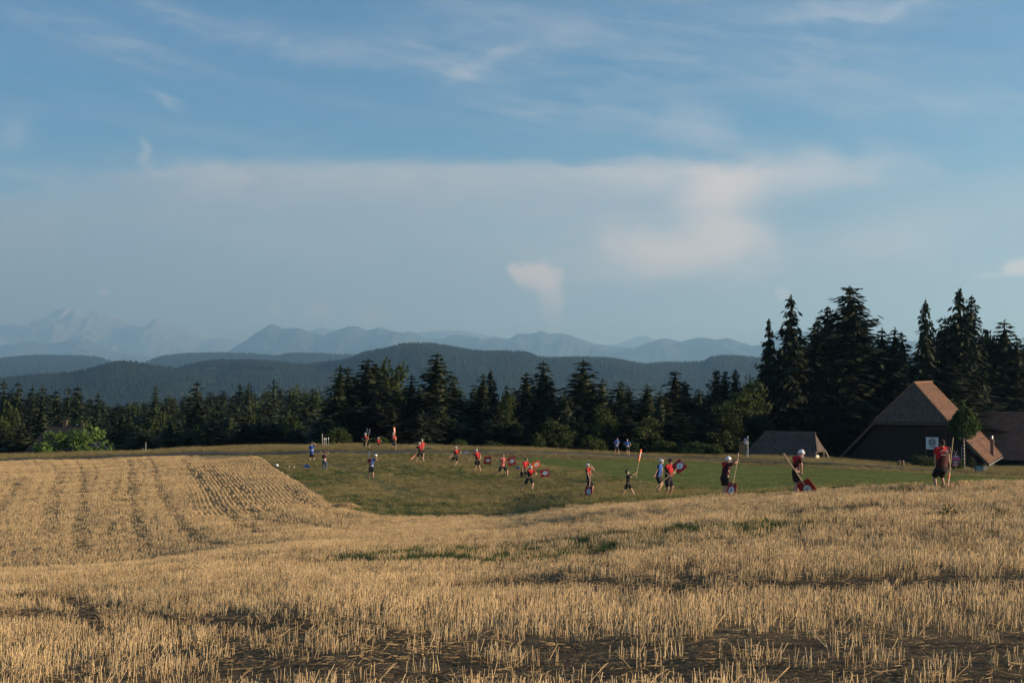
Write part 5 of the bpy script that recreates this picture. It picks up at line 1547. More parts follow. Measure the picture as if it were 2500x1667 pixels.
def small_things():
    Ax = [np.array([1., 0, 0]), np.array([0, 1., 0]), np.array([0, 0, 1.])]
    M_blue = simple('blue_enamel', (.03, .045, .22), .4, .1, 6); M_red = simple('red_paint', (.5, .03, .03), .45, .1, 6)
    d = 147.6; b = gp(1825, d)
    s = empty('signpost', tuple(b)); tag(s, 'grey signpost with a blue sign over a white arrow sign by the lane', 'signpost')
    for px, top, r in ((1825, 1066, .045), (1822, 1084, .03)):
        q = gp(px, d); mb = MB(); mb.tube([q - [0, 0, .2], [q[0], d, hz(top, d)]], r, 8); mb.build('post', M_metal, s)
    mb = MB(); mb.sphere([b[0], d, hz(1065.5, d)], .06, 8, 6); mb.build('post_cap', M_white, s)
    def plate(name, x0, x1, y0, y1, mat, point=None, dy=-.06):
        mb = MB(); P = lambda px, py: np.array([(px - CX) / F * d, d + dy, hz(py, d)])
        ym = (y0 + y1) / 2
        poly = [P(x0, ym), P(x0 + 2.2, y0), P(x1, y0), P(x1, y1), P(x0 + 2.2, y1)] if point else [P(x0, y0), P(x1, y0), P(x1, y1), P(x0, y1)]
        mb.prism(poly, (0, .025, 0)); return mb.build(name, mat, s)
    def marks(par, name, cx, cy, n, w, h, mat, seed):
        mb = MB(); strokes(mb, np.array([(cx - CX) / F * d, d - .066, hz(cy, d)]), n, w / F * d, h / F * d, seed)
        o = mb.build(name, mat, s); return o
    p = plate('sign_panel', 1815.5, 1825.5, 1069, 1076, M_blue)
    mb = MB(); c = lambda px, py: np.array([(px - CX) / F * d, d - .068, hz(py, d)])
    mb.prism([c(1815.6, 1070.6), c(1818.5, 1069.1), c(1817.8, 1070.6), c(1818.5, 1072.2)], (0, .006, 0)); mb.prism([c(1821.2, 1071.8), c(1823.6, 1070.2), c(1823.6, 1071.2), c(1822, 1072.2)], (0, .006, 0)); mb.prism([c(1819.4, 1073.2), c(1822.4, 1072.6), c(1822, 1074.4), c(1819.2, 1074.6)], (0, .006, 0))
    mb.build('sign_symbol', M_white, s)
    plate('sign_panel', 1814, 1824.5, 1076.3, 1078.3, M_white, None, -.075); mb = MB(); strokes(mb, np.array([(1819.2 - CX) / F * d, d - .082, hz(1077.3, d)]), 8, 8.5 / F * d, .045, 4); mb.build('sign_lettering', M_blue, s)
    plate('sign_panel', 1817, 1827, 1079.2, 1083.4, M_white, True, -.07)
    mb = MB(); strokes(mb, np.array([(1822.6 - CX) / F * d, d - .078, hz(1081.2, d)]), 5, 6.2 / F * d, .09, 9); mb.prism([c(1818, 1081.2), c(1819.6, 1080), c(1819.6, 1082.4)], (0, .004, 0)); mb.build('sign_lettering', M_red, s)
    # notice board
    d2 = 150.0; q = gp(1811, d2); s2 = empty('notice_board', tuple(q)); tag(s2, 'dark wooden notice board on two legs just left of the signpost', 'notice board')
    w = 16 / F * d2; top, bot = hz(1080.5, d2), hz(1107, d2)
    mb = MB(); mb.box([q[0], d2, (top + bot) / 2], (w, .06, top - bot)); bevel(mb.build('panel', simple('brown_board', (.075, .062, .042), .8, .2, 4), s2), .01)
    for sx in (-1, 1): mb = MB(); mb.box([q[0] + sx * w * .42, d2 + .05, (top + q[2] - .2) / 2], (.09, .09, top - q[2] + .2)); mb.build('leg', M_beam, s2)
    mb = MB(); mb.box([q[0], d2, top + .05], (w + .2, .3, .06)); mb.build('cap_board', M_beam, s2)
    # marker posts on the skyline at the left of the wood
    d = 150.0
    for i, (px, top, lean, r, cap, lab) in enumerate(((788.5, 1058, -1.6, .055, 0, 'tall leaning grey plank post in the row by the lane'), (793, 1069, -.8, .024, 1, 'first white-capped thin post beside the leaning plank'),
                                                     (797, 1069.5, -1.0, .03, 1, 'middle white-capped post beside the leaning plank'), (802.5, 1069, -.1, .022, 1, 'last white-capped thin post standing a little apart'))):
        q = gp(px, d + i * .3); t = np.array([q[0] + lean / F * d, q[1], hz(top, d)])
        e = empty('marker_post', tuple(q)); tag(e, lab, 'post', 'marker posts by the lane')
        mb = MB(); mb.tube([q - [0, 0, .2], t], r, 6); mb.build('post', M_greywood if i == 0 else M_metal, e)
        if cap: mb = MB(); mb.tube([t - [0, 0, .17], t + [0, 0, .02]], r * 1.6, 8); mb.build('cap', M_white, e)
    for px, top, r, lab in ((357, 1079, .05, 'taller wooden marker post at the bend of the lane'), (352, 1092, .035, 'short leaning stick beside the taller marker post')):
        d = 149.5; q = gp(px, d); e = empty('marker_post', tuple(q)); tag(e, lab, 'post', 'wooden posts at the lane bend')
        mb = MB(); mb.tube([q - [0, 0, .2], [q[0] + (.0 if r > .04 else -.06), d, hz(top, d)]], [r, r * .8], 6); mb.build('post', M_greywood, e)
        if r > .04: mb = MB(); mb.box([q[0], d, hz(1087, d)], (.16, .05, .08)); mb.build('tag', M_greywood, e)
    # pink and violet board sign by the young tree
    d = 135.0; q = gp(2331.5, d); s = empty('farm_sign', tuple(q)); tag(s, 'post with stacked pink and violet name boards and a forked top before the barn', 'sign')
    mb = MB(); bar(mb, q - [0, 0, .2], [q[0], d, hz(1109, d)], .06); mb.build('post', M_wood, s)
    M_vio = simple('violet_paint', (.10, .045, .19), .6, .15, 6); M_pink = simple('pink_paint', (.34, .07, .24), .6, .15, 6)
    for i, (cx, cy, w, h, m) in enumerate(((2331.5, 1113.5, 16, 4.5, M_vio), (2332.5, 1120.3, 19, 5.2, M_pink), (2331, 1127.5, 16, 4.2, M_vio), (2330, 1134, 13, 3.6, M_pink))):
        c0 = np.array([(cx - CX) / F * d, d - .05, hz(cy, d)]); mb = MB(); mb.box(c0, (w / F * d, .03, h / F * d)); pb = mb.build('name_board', m, s)
        mb = MB(); strokes(mb, c0 - [0, .018, 0], 6, w * .75 / F * d, h * .55 / F * d, 20 + i); mb.build('board_lettering', M_whitecloth if i != 1 else M_dred, s)
    mb = MB(); t = np.array([q[0], d, hz(1109, d)])
    for sx in (-1, 1): mb.tube([t, t + [sx * .1, 0, .2], t + [sx * .18, 0, .42]], [.025, .02, .01], 5)
    mb.build('fork', M_greywood, s)
    # teal box, triangle, logs
    d = 133.5; q = gp(2388, d); e = empty('planter_box', tuple(q)); tag(e, 'teal blue wooden box beside the yellow-flowered shrub', 'box')
    M_teal = simple('teal_paint', (.035, .12, .16), .6, .2, 5)
    mb = MB()
    for k in range(4): mb.box(q + [0, -.25, .07 + k * .16], (.66, .03, .145))
    mb.build('front_plank', M_teal, e)
    mb = MB()
    for sx in (-1, 1): mb.box(q + [sx * .315, .02, .32], (.03, .5, .66))
    mb.box(q + [0, .27, .32], (.6, .03, .66)); mb.box(q + [0, .02, .56], (.6, .48, .05)); mb.build('box_body', M_teal, e)
    d = 133.8; q = gp(2404, d); e = empty('warning_triangle', tuple(q)); tag(e, 'small pale warning triangle standing under the low barn eave', 'warning sign')
    z0 = hz(1144.2, d); x0 = q[0]
    mb = MB(); T = lambda x, z: np.array([x0 + x, d, z0 + z])
    for a, c in (((-.17, 0), (.17, 0)), ((.17, 0), (0, .30)), ((0, .30), (-.17, 0))): bar(mb, T(*a), T(*c), .05, .03)
    mb.build('frame', M_white, e); mb = MB(); mb.prism([T(-.11, .03), T(.11, .03), T(0, .23)], (0, .01, 0)); mb.build('face', M_greywood, e)
    mb = MB(); bar(mb, [x0, d + .03, float(H(x0, d)) - .1], [x0, d + .03, z0 + .05], .04); mb.build('stand', M_metal, e)
    for px, lab in ((2194.5, 'left of two upright wooden logs before the barn boards'), (2202.5, 'right of two upright wooden logs before the barn boards')):
        d = 150.0; q = gp(px, d); q[2] = max(q[2], hz(1137, d)); e = empty('log', tuple(q)); tag(e, lab, 'log', 'upright logs before the barn')
        mb = MB(); mb.tube([q, q + [0, 0, .28], q + [0, 0, hz(1124, d) - q[2]]], [.15, .165, .15], 10); mb.build('stem', simple('log_bark', (.20, .14, .075), .9, .3, 5), e)
        mb = MB(); mb.tube([q + [0, 0, hz(1124, d) - q[2]], q + [0, 0, hz(1124, d) - q[2] + .015]], .13, 10); mb.build('cut_face', M_wood, e)
    # things lying in the meadow
    q = pix2ground(749, 1143.5, 60); d = q[1]
    e = empty('blue_board', tuple(q)); tag(e, 'blue pointed board stuck upright in the grass by the bare-backed man', 'board')
    k = d / F; P = lambda px, py: np.array([(px - CX) * k, d, hz(py, d)])
    mb = MB(); mb.prism([P(741, 1137.5), P(745, 1135), P(750, 1132.3), P(755, 1135.5), P(758, 1138), P(755.5, 1143.8), P(744, 1143.8)], (0, .03, 0)); bevel(mb.build('panel', simple('royal_blue_paint', (.010, .065, .32), .5, .1, 5), e), .01)
    mb = MB(); bar(mb, q - [0, 0, .1], P(750, 1134.5) + [0, .045, 0], .03); mb.build('stick', M_wood, e)
    q = pix2ground(1264, 1145, 60); d = q[1]; k = d / F
    e = empty('number_board', tuple(q)); tag(e, 'small blue board standing in the grass between two running players', 'board')
    mb = MB(); mb.box([q[0], d, hz(1141.5, d)], (8.6 * k, .02, 6.4 * k)); mb.build('panel', simple('cobalt_paint', (.05, .08, .42), .5, .1, 5), e)
    mb = MB(); strokes(mb, np.array([q[0], d - .013, hz(1141.5, d)]), 2, 3.6 * k, 3.0 * k, 3); mb.build('number', simple('dark_blue_print', (.015, .02, .12), .6), e)
    mb = MB(); bar(mb, q - [0, 0, .1], [q[0], d + .02, hz(1139, d)], .025); mb.build('stick', M_metal, e)
    for (px, py, r, lab) in ((706, 1141.5, .055, 'left of two small white balls in the grass'), (717.5, 1143, .055, 'right of two small white balls in the grass')):
        q = pix2ground(px, py, 60); mb = MB(); mb.sphere(q + [0, 0, r * .8 + .05], r, 10, 8)
        o = mb.build('ball', M_white, None, True, tuple(q)); tag(o, lab, 'ball', 'white balls in the grass')
    q = pix2ground(2038, 1199, 40) if pix2ground(2038, 1199, 40) is not None else gp(2038, 60)
    mb = MB(); mb.sphere(q + [0, 0, .02], (.20, .2, .15), 14, 8)
    o = mb.build('molehill', simple('dark_earth', (.045, .034, .026), .95, .4, 14, bump=.6), None, True, tuple(q)); tag(o, 'small dark molehill behind the stubble edge at the right', 'molehill')
    # straw heap at the stubble corner
    q = pix2ground(842, 1242, 50); g = np.random.default_rng(5); n = 900
    a = g.uniform(0, 6.28, n); rr = np.sqrt(g.random(n)); hgt = .42 * (1 - rr ** 2)
    c = np.column_stack([rr * np.cos(a) * .95, rr * np.sin(a) * .6, hgt * g.uniform(.4, 1, n)])
    dv = g.normal(0, 1, (n, 3)) * [1, 1, .55]; dv /= np.linalg.norm(dv, axis=1)[:, None]; L = g.uniform(.06, .18, n)[:, None]
    V, Fs = prism_stalks(c - dv * L, c + dv * L, g.uniform(.004, .008, n))
    o = empty('straw_heap', tuple(q)); tag(o, 'small heap of pale straw at the corner of the stubble beside the meadow', 'straw heap')
    link(bpy.data.objects.new('straw', mesh_np('straw', V, Fs, M_straw)), o); 
    mb = MB(); mb.sphere((0, 0, .02), (.8, .5, .3), 12, 8); link(bpy.data.objects.new('core', mb.mesh('core', M_litter, True)), o)


small_things()


def far_things():
    # pylons on the hill
    G, D = HILLS[4]
    scr = np.array([proj(*p) for p in G.reshape(-1, 3)])
    pts = G.reshape(-1, 3)
    for px, py, h, lab in ((1443, 881, 60, 'tall lattice power pylon on the dark hill'), (1324, 883, 26, 'small pylon on the left shoulder of the dark hill'), (1493, 884, 20, 'short mast on the right slope of the dark hill')):
        i = np.argmin((scr[:, 0] - px) ** 2 + ((scr[:, 1] - py) * 3) ** 2); p = pts[i]
        e = empty('pylon', tuple(p)); tag(e, lab, 'pylon', 'pylons on the dark hill')
        mb = MB(); w = h * .10
        for sx in (-1, 1):
            for sy in (-1, 1): bar(mb, p + [sx * w, sy * w, -9], p + [sx * w * .15, sy * w * .15, h], h * .012)
        k = 6
        for j in range(k):
            for sx in (-1, 1):
                f0, f1 = j / k, (j + 1) / k; r0, r1 = w * (1 - .85 * f0), w * (1 - .85 * f1)
                bar(mb, p + [sx * r0, -r0, h * f0], p + [-sx * r1, -r1, h * f1], h * .009)
        mb.build('tower', M_metal, e)
        mb = MB()
        for f, q in ((.72, .20), (.84, .16), (.95, .11)): bar(mb, p + [-h * q, 0, h * f], p + [h * q, 0, h * f], h * .012)
        mb.build('cross_arm', M_metal, e)
    # farm houses on the far left hill
    G, D = HILLS[0]; pts = G.reshape(-1, 3); scr = np.array([proj(*p) for p in pts])
    for px, py, w, m, lab in ((133, 896, 15, M_white, 'leftmost white farmhouse on the far hill meadow'), (142, 896, 11, M_render, 'second small farmhouse from the left on the far hill meadow'),
                              (150, 898, 13, M_white, 'middle white farmhouse on the far hill meadow'), (162, 898, 14, M_render, 'pale farmhouse right of the middle one on the far hill meadow'),
                              (172, 899, 12, M_white, 'rightmost farmhouse on the far hill meadow')):
        i = np.argmin((scr[:, 0] - px) ** 2 + ((scr[:, 1] - py) * 3) ** 2); p = pts[i].copy()
        e = empty('farmhouse', tuple(p)); tag(e, lab, 'house', 'farmhouses on the far hill')
        w *= 1.5; mb = MB(); mb.box(p + [0, 0, 4], (w, 14, 20)); mb.build('wall', m, e)
        mb = MB(); mb.prism([p + [-w * .6, -9, 14], p + [-w * .6, 9, 14], p + [-w * .6, 0, 22]], (w * 1.2, 0, 0)); mb.build('roof', M_tile, e)


far_things()

# ------------------------------------------------------------------ people
M_skin = simple('skin', (.50, .30, .205), .55, .08, 12.0, spec=.35)
M_skin2 = simple('tanned_skin', (.40, .235, .155), .55, .08, 12.0, spec=.35)
M_short = simple('black_shorts_cloth', (.016, .016, .018), .9, .3, 9.0)
M_jeans = simple('blue_denim', (.050, .085, .14), .9, .35, 12.0)
M_shoe = simple('dark_shoe', (.03, .028, .03), .7, .3, 9.0)
M_shoe2 = simple('pale_shoe', (.42, .40, .38), .7, .2, 9.0)
M_hair = simple('dark_hair', (.022, .016, .012), .7, .3, 20.0)
M_hairg = simple('grey_hair', (.20, .18, .16), .7, .3, 20.0)
M_helmet = simple('white_helmet_shell', (.74, .76, .78), .3, .04, 6.0, spec=.5)
M_dhelm = simple('dark_helmet_shell', (.04, .045, .05), .4, .1, 6.0, spec=.5)
M_cap = simple('dark_cap_cloth', (.03, .02, .022), .9, .2, 9.0)
M_eye = simple('eye', (.03, .025, .02), .3, .1, 9.0)
M_print = simple('white_print', (.62, .60, .62), .7, .05, 9.0)
M_batred = simple('red_bat_paint', (.30, .016, .016), .5, .15, 5.0, spec=.4)
M_batorange_lit = simple('orange_sunlit_bat_paint', (.62, .10, .03), .45, .12, 5.0, spec=.4)  # orange boards, and the red paint brightened in colour where sun strikes it
M_batgrey = simple('grey_bat_paint', (.25, .25, .29), .5, .12, 5.0, spec=.4)
M_disc = simple('pale_emblem_paint', (.60, .66, .72), .5, .06, 8.0)
M_mark = simple('dark_emblem_print', (.12, .17, .18), .6, .2, 14.0)


def shirt_mat(name, a, b_, axis, off, band=None):
    """two-coloured jersey: a on one side of a slanted line, b_ on the other; optional hem band (z, colour)"""
    m, N, b = material(name)
    tc = N.new('ShaderNodeTexCoord'); sp = N.new('ShaderNodeSeparateXYZ', i_0=tc.outputs['Object'])
    n = N.noise(tc.outputs['Object'], 6.0, 3, .6)
    s = N.m('ADD', N.m('MULTIPLY', sp.outputs[0], axis[0]), N.m('ADD', N.m('MULTIPLY', sp.outputs[1], axis[1]), N.m('MULTIPLY', sp.outputs[2], axis[2])))
    f = N.ss(s, off - .012, off + .012)
    c = N.mix(f, a, b_)
    if band: c = N.mix(N.m('MULTIPLY', N.ss(sp.outputs[2], band[0] + .01, band[0] - .01), N.ss(sp.outputs[2], band[0] - band[2], band[0] - band[2] + .02)), c, band[1])
    c = N.mix(N.m('MULTIPLY', n, .3), c, tuple(v * .55 for v in a))
    N.put(b.inputs['Base Color'], c); b.inputs['Roughness'].default_value = .75; b.inputs['Specular IOR Level'].default_value = .25
    return m


RED = (.46, .016, .020); BLK = (.014, .013, .015); BLUE = (.020, .085, .34); DBL = (.025, .05, .16)


def v3(*a): return np.array(a, float)
def nrm(v): v = np.asarray(v, float); return v / (np.linalg.norm(v) + 1e-9)


class Blob:
    """tapered round or flat-ended limbs, fused into one continuous skin by a voxel remesh"""
    def __init__(s): s.mb = MB()
    def limb(s, p, q, r0, r1, n=10, flat=False):
        p, q = np.asarray(p, float), np.asarray(q, float); d = q - p; L = np.linalg.norm(d)
        if L < 1e-6: s.mb.sphere(p, r0, n, 6); return
        if flat: s.mb.tube([p, (p + q) / 2, q], [r0, (r0 + r1) / 2, r1], n); return
        d /= L
        s.mb.tube([p - d * r0 * .95, p - d * r0 * .6, p, q, q + d * r1 * .6, q + d * r1 * .95], [r0 * .3, r0 * .8, r0, r1, r1 * .8, r1 * .3], n)
    def oval(s, pts, ax, ay, n=14):
        """stack of oval rings: list of (centre, half width, half depth), axes ax (width) ay (depth)"""
        V = []; m = len(pts)
        for c, a, b in pts:
            for k in range(n):
                t = 6.28319 * k / n; V.append(np.asarray(c) + ax * (a * math.cos(t)) + ay * (b * math.sin(t)))
        Fs = [(i * n + k, i * n + (k + 1) % n, (i + 1) * n + (k + 1) % n, (i + 1) * n + k) for i in range(m - 1) for k in range(n)]
        Fs += [tuple(range(n))[::-1], tuple((m - 1) * n + k for k in range(n))]
        s.mb.add(V, Fs)
    def fuse(s, name, mat, parent, vox, smooth_it=2):
        me = s.mb.mesh('tmp'); o = bpy.data.objects.new('tmp', me); COL.objects.link(o)
        r = o.modifiers.new('r', 'REMESH'); r.mode = 'VOXEL'; r.voxel_size = vox
        if smooth_it:
            sm = o.modifiers.new('s', 'SMOOTH'); sm.factor = .5; sm.iterations = smooth_it
        dg = bpy.context.evaluated_depsgraph_get(); dg.update()
        new = bpy.data.meshes.new_from_object(o.evaluated_get(dg)); bpy.data.objects.remove(o); bpy.data.meshes.remove(me)
        new.name = name; new.materials.clear(); new.materials.append(mat)
        new.polygons.foreach_set('use_smooth', np.ones(len(new.polygons), bool))
        ob = bpy.data.objects.new(name, new); COL.objects.link(ob)
        new.transform(Matrix.Translation(-Vector(parent.location))); ob.parent = parent
        return ob


def two_bone(a, t, l1, l2, hint):
    d = t - a; L = np.linalg.norm(d); dn = d / (L + 1e-9)
    if L > (l1 + l2) * .995: L = (l1 + l2) * .995; t = a + dn * L
    x = (l1 * l1 - l2 * l2 + L * L) / (2 * L); h = math.sqrt(max(0, l1 * l1 - x * x))
    hv = np.asarray(hint, float); hv = hv - dn * hv.dot(dn); hv = nrm(hv)
    return a + dn * x + hv * h, t


ZW = {1: (720, 1020, 6.533), 2: (1000, 1060, 6.533), 3: (1240, 1080, 9.8), 4: (1400, 1040, 7.84), 5: (1700, 1060, 6.533), 7: (2220, 1040, 8.71)}


def person(lab, Zi, d, S, yaw, head, neck, pelvis, hA, hB, fA, fB, shirt, hat='helmet', legs='shorts', skin=None, hair=None, dA=None, dB=None,
           eA=None, eB=None, fdA=0., fdB=0., fat=1.0, shoe=None, torso_d=0., sleeves=.55, gaze=None, lean=0.):
    """joints are read in the picture (window Zi) and set at distance d; A is the limb on the picture's left, B on its right.
    dA/dB: how far in front (-) or behind (+) the body's plane each hand is, fdA/fdB the same for the feet"""
    ox, oy, sc = ZW[Zi]; skin = skin or M_skin; shoe = shoe or M_shoe
    def W(p, dd=0.):
        px, py = ox + p[0] / sc, oy + p[1] / sc; D = d + dd
        rr = ray(px, py); rr = rr / rr[1]; return v3(rr[0] * D, D, rr[2] * D)
    k = S / 1.75; y = math.radians(yaw); fwd = v3(math.sin(y), -math.cos(y), 0); left = v3(math.cos(y), math.sin(y), 0)
    P = W(pelvis, torso_d); Nk = W(neck, torso_d + lean); Hd = W(head, torso_d + lean); up = nrm(Nk - P); zz = v3(0, 0, 1)
    sgn = 1 if left[0] >= 0 else -1            # picture right side is the person's left when sgn > 0
    R_ = left * sgn                            # points towards picture right
    shA, shB = Nk - up * .055 * k - R_ * .185 * k * (fat * .5 + .5), Nk - up * .055 * k + R_ * .185 * k * (fat * .5 + .5)
    hipA, hipB = P - R_ * .095 * k, P + R_ * .095 * k
    gz = float(H(P[0], P[1]))
    root = empty('person', (float(P[0]), float(P[1]), float(min(W(fA)[2], W(fB)[2], gz + .05))))
    tag(root, lab, 'person', 'players and helpers in the field')
    def arm(sh, hp, dd, el, side):
        t = W(hp, torso_d + (dd if dd is not None else -.05)); l1, l2 = .30 * k, .265 * k
        if el is not None: hint = W(el, torso_d) - (sh + t) / 2
        else: hint = -fwd * .6 - zz * .5 + side * .4
        e, t2 = two_bone(sh, t, l1, l2, hint); return e, t2
    eA_, hA_ = arm(shA, hA, dA, eA, -R_); eB_, hB_ = arm(shB, hB, dB, eB, R_)
    def leg(hip, fp, fd, kn):
        t = W(fp, fd); t = t + zz * .075 * k; l1, l2 = .425 * k, .41 * k
        L = np.linalg.norm(t - hip); f = max(1.0, L / ((l1 + l2) * .997)); l1 *= f; l2 *= f
        hint = fwd + v3(0, -.15, .1) if kn is None else W(kn, 0) - (hip + t) / 2
        return two_bone(hip, t, l1, l2, hint)
    kA = fA[2] if len(fA) > 2 else None; kB = fB[2] if len(fB) > 2 else None
    nA, aA = leg(hipA, fA[:2], fdA, kA); nB, aB = leg(hipB, fB[:2], fdB, kB)
    hu = nrm(Hd - Nk); hu = nrm(hu + zz * .6); hf = nrm((gaze if gaze is not None else fwd) - hu * np.dot(gaze if gaze is not None else fwd, hu)); hs = np.cross(hu, hf)
    vox = max(.0105, .0125 * k)
    # ---- body: one skin from head to toes
    b = Blob(); hc = Hd
    b.oval([(hc - hu * .115 * k + hf * .015 * k, .045 * k, .05 * k), (hc - hu * .075 * k + hf * .01 * k, .062 * k, .078 * k), (hc, .076 * k, .096 * k), (hc + hu * .06 * k, .074 * k, .094 * k), (hc + hu * .105 * k, .05 * k, .065 * k), (hc + hu * .122 * k, .02 * k, .03 * k)], hs, hf)
    b.limb(hc + hf * .095 * k - hu * .005 * k, hc + hf * .112 * k - hu * .03 * k, .012 * k, .016 * k, 6)           # nose
    b.limb(hc + hf * .085 * k + hu * .022 * k - hs * .035 * k, hc + hf * .085 * k + hu * .022 * k + hs * .035 * k, .011 * k, .011 * k, 6)   # brow
    b.limb(hc + hf * .082 * k - hu * .062 * k - hs * .02 * k, hc + hf * .082 * k - hu * .062 * k + hs * .02 * k, .010 * k, .010 * k, 6)     # lips
    for sx in (-1, 1): b.limb(hc + hs * sx * .078 * k + hu * .02 * k, hc + hs * sx * .078 * k - hu * .03 * k, .017 * k, .012 * k, 6)       # ears
    b.limb(Hd - hu * .07 * k, Nk - up * .04 * k, .052 * k, .062 * k)
    tdep = .095 * k * fat
    tw = .15 * k * fat
    b.oval([(P - up * .09 * k, tw * .85, tdep * 1.0), (P, tw * 1.0, tdep * 1.1), (P + up * .13 * k, tw * .88, tdep), (Nk - up * .22 * k, tw * 1.05, tdep * 1.1), (Nk - up * .09 * k, tw * 1.0, tdep * .95), (Nk - up * .02 * k, tw * .5, tdep * .6)], R_, nrm(np.cross(R_, up)))
    for sh, e, h in ((shA, eA_, hA_), (shB, eB_, hB_)):
        b.limb(Nk - up * .06 * k, sh, .07 * k, .060 * k); b.limb(sh, e, .052 * k, .039 * k); b.limb(e, h, .039 * k, .026 * k)
        hd = nrm(h - e); sd = nrm(np.cross(hd, zz + v3(.1, .2, 0))); pn = np.cross(sd, hd)
        pm = h + hd * .045 * k
        b.limb(h, pm, .026 * k, .034 * k)
        for i, (o, l) in enumerate(((-.027, .062), (-.009, .072), (.009, .068), (.026, .052))):   # four fingers, curled
            r0 = pm + sd * o * k + hd * .028 * k; r1 = r0 + hd * l * .55 * k + pn * .014 * k; r2 = r1 + (hd * .2 + pn * .9) * l * .55 * k
            b.limb(r0, r1, .0105 * k, .0100 * k, 6); b.limb(r1, r2, .0100 * k, .0088 * k, 6)
        t0 = h + hd * .02 * k - sd * .028 * k; t1 = t0 - sd * .028 * k + hd * .022 * k + pn * .01 * k; b.limb(t0, t1, .0125 * k, .011 * k, 6); b.limb(t1, t1 + hd * .02 * k + pn * .022 * k, .011 * k, .009 * k, 6)
    feet = []
    for hp, n, a in ((hipA, nA, aA), (hipB, nB, aB)):
        b.limb(hp, n, .085 * k * (fat * .5 + .5), .056 * k); b.limb(n, n * .62 + a * .38, .054 * k, .056 * k); b.limb(n * .62 + a * .38, a, .055 * k, .036 * k)
        sh_ = nrm(a - n); fd = nrm(fwd - sh_ * fwd.dot(sh_) * .8); b.limb(a - zz * .02 * k, a + fd * .13 * k - zz * .045 * k, .035 * k, .028 * k); feet.append((a, fd))
    body = b.fuse('body', skin, root, vox)
    # ---- clothes
    if shirt is not None:
        s = Blob(); g = .018 * k; front = nrm(np.cross(R_, up))
        s.oval([(P + up * .02 * k, tw * 1.06 + g, tdep * 1.12 + g), (P + up * .13 * k, tw * .98 + g, tdep * 1.05 + g), (Nk - up * .22 * k, tw * 1.1 + g, tdep * 1.14 + g), (Nk - up * .10 * k, tw * 1.04 + g, tdep * 1.0 + g), (Nk - up * .015 * k, tw * .50 + g, tdep * .62 + g), (Nk + up * .012 * k, .066 * k, .066 * k)], R_, front)
        for sh, e in ((shA, eA_), (shB, eB_)):
            s.limb(Nk - up * .06 * k, sh, .074 * k + g * .4, .066 * k + g * .3)
            if sleeves > 0: s.limb(sh, sh * (1 - sleeves) + e * sleeves, .064 * k + g * .6, .060 * k + g * .8, flat=True)
        s.fuse('shirt', shirt, root, vox, 1)
    s = Blob(); g = .016 * k; front = nrm(np.cross(R_, up))
    s.oval([(P - up * .12 * k, tw * .95 + g, tdep * 1.08 + g), (P - up * .02 * k, tw * 1.05 + g, tdep * 1.14 + g), (P + up * .065 * k, tw * 1.0 + g, tdep * 1.08 + g)], R_, front)
    for hp, n, a in ((hipA, nA, aA), (hipB, nB, aB)):
        if legs == 'jeans': s.limb(hp - up * .02, n, .095 * k + g, .072 * k + g * .5, flat=True); s.limb(n + nrm(n - a) * .03, a, .072 * k + g * .5, .066 * k, flat=True)
        else: s.limb(hp - up * .02 * k, hp * .12 + n * .88, .096 * k * (fat * .5 + .5) + g, .092 * k + g, flat=True)
    s.fuse('jeans' if legs == 'jeans' else 'shorts', M_jeans if legs == 'jeans' else M_short, root, vox, 1)
    for a, fd in feet:
        s = Blob(); s.limb(a - fd * .045 * k - zz * .035 * k, a + fd * .12 * k - zz * .048 * k, .045 * k, .036 * k); s.limb(a - zz * .03 * k, a + zz * .015 * k, .045 * k, .042 * k, flat=True); s.limb(a + fd * .05 * k - zz * .045 * k, a + fd * .16 * k - zz * .052 * k, .040 * k, .030 * k)
        s.fuse('shoe', shoe, root, vox, 1)
    def part(mb, name, mat, par=root, sm=True):
        me = mb.mesh(name, mat, sm); me.transform(Matrix.Translation(-Vector(root.location))); o = bpy.data.objects.new(name, me); COL.objects.link(o); o.parent = par; return o
    for sx in (-1, 1):
        mb = MB(); mb.sphere(hc + hf * .088 * k + hs * sx * .032 * k + hu * .004 * k, .011 * k, 8, 6); part(mb, 'eye', M_eye)
    def shell(r, zlo_f, zlo_b, cen, n=20, m=9, th=.012):
        """open cap round the head: reaches lower at the back than at the front"""
        V = []; 
        for off in (0, -th * k):
            for j in range(m + 1):
                for i in range(n):
                    a = 6.28319 * i / n; ca = math.cos(a); lo = zlo_f * (.5 + .5 * ca) + zlo_b * (.5 - .5 * ca)
                    el_ = math.pi / 2 + (lo - math.pi / 2) * j / m
                    V.append(cen + (hf * ca * (r[1] * k + off) + hs * math.sin(a) * (r[0] * k + off)) * math.cos(el_) + hu * math.sin(el_) * (r[2] * k + off))
        n1 = (m + 1) * n; Fs = []
        for base, fl in ((0, 0), (n1, 1)):
            for j in range(m):
                for i in range(n):
                    q = (base + j * n + i, base + (j + 1) * n + i, base + (j + 1) * n + (i + 1) % n, base + j * n + (i + 1) % n); Fs.append(q[::-1] if fl else q)
        for i in range(n): Fs.append((m * n + i, n1 + m * n + i, n1 + m * n + (i + 1) % n, m * n + (i + 1) % n))
        mb = MB(); mb.add(V, Fs); return mb
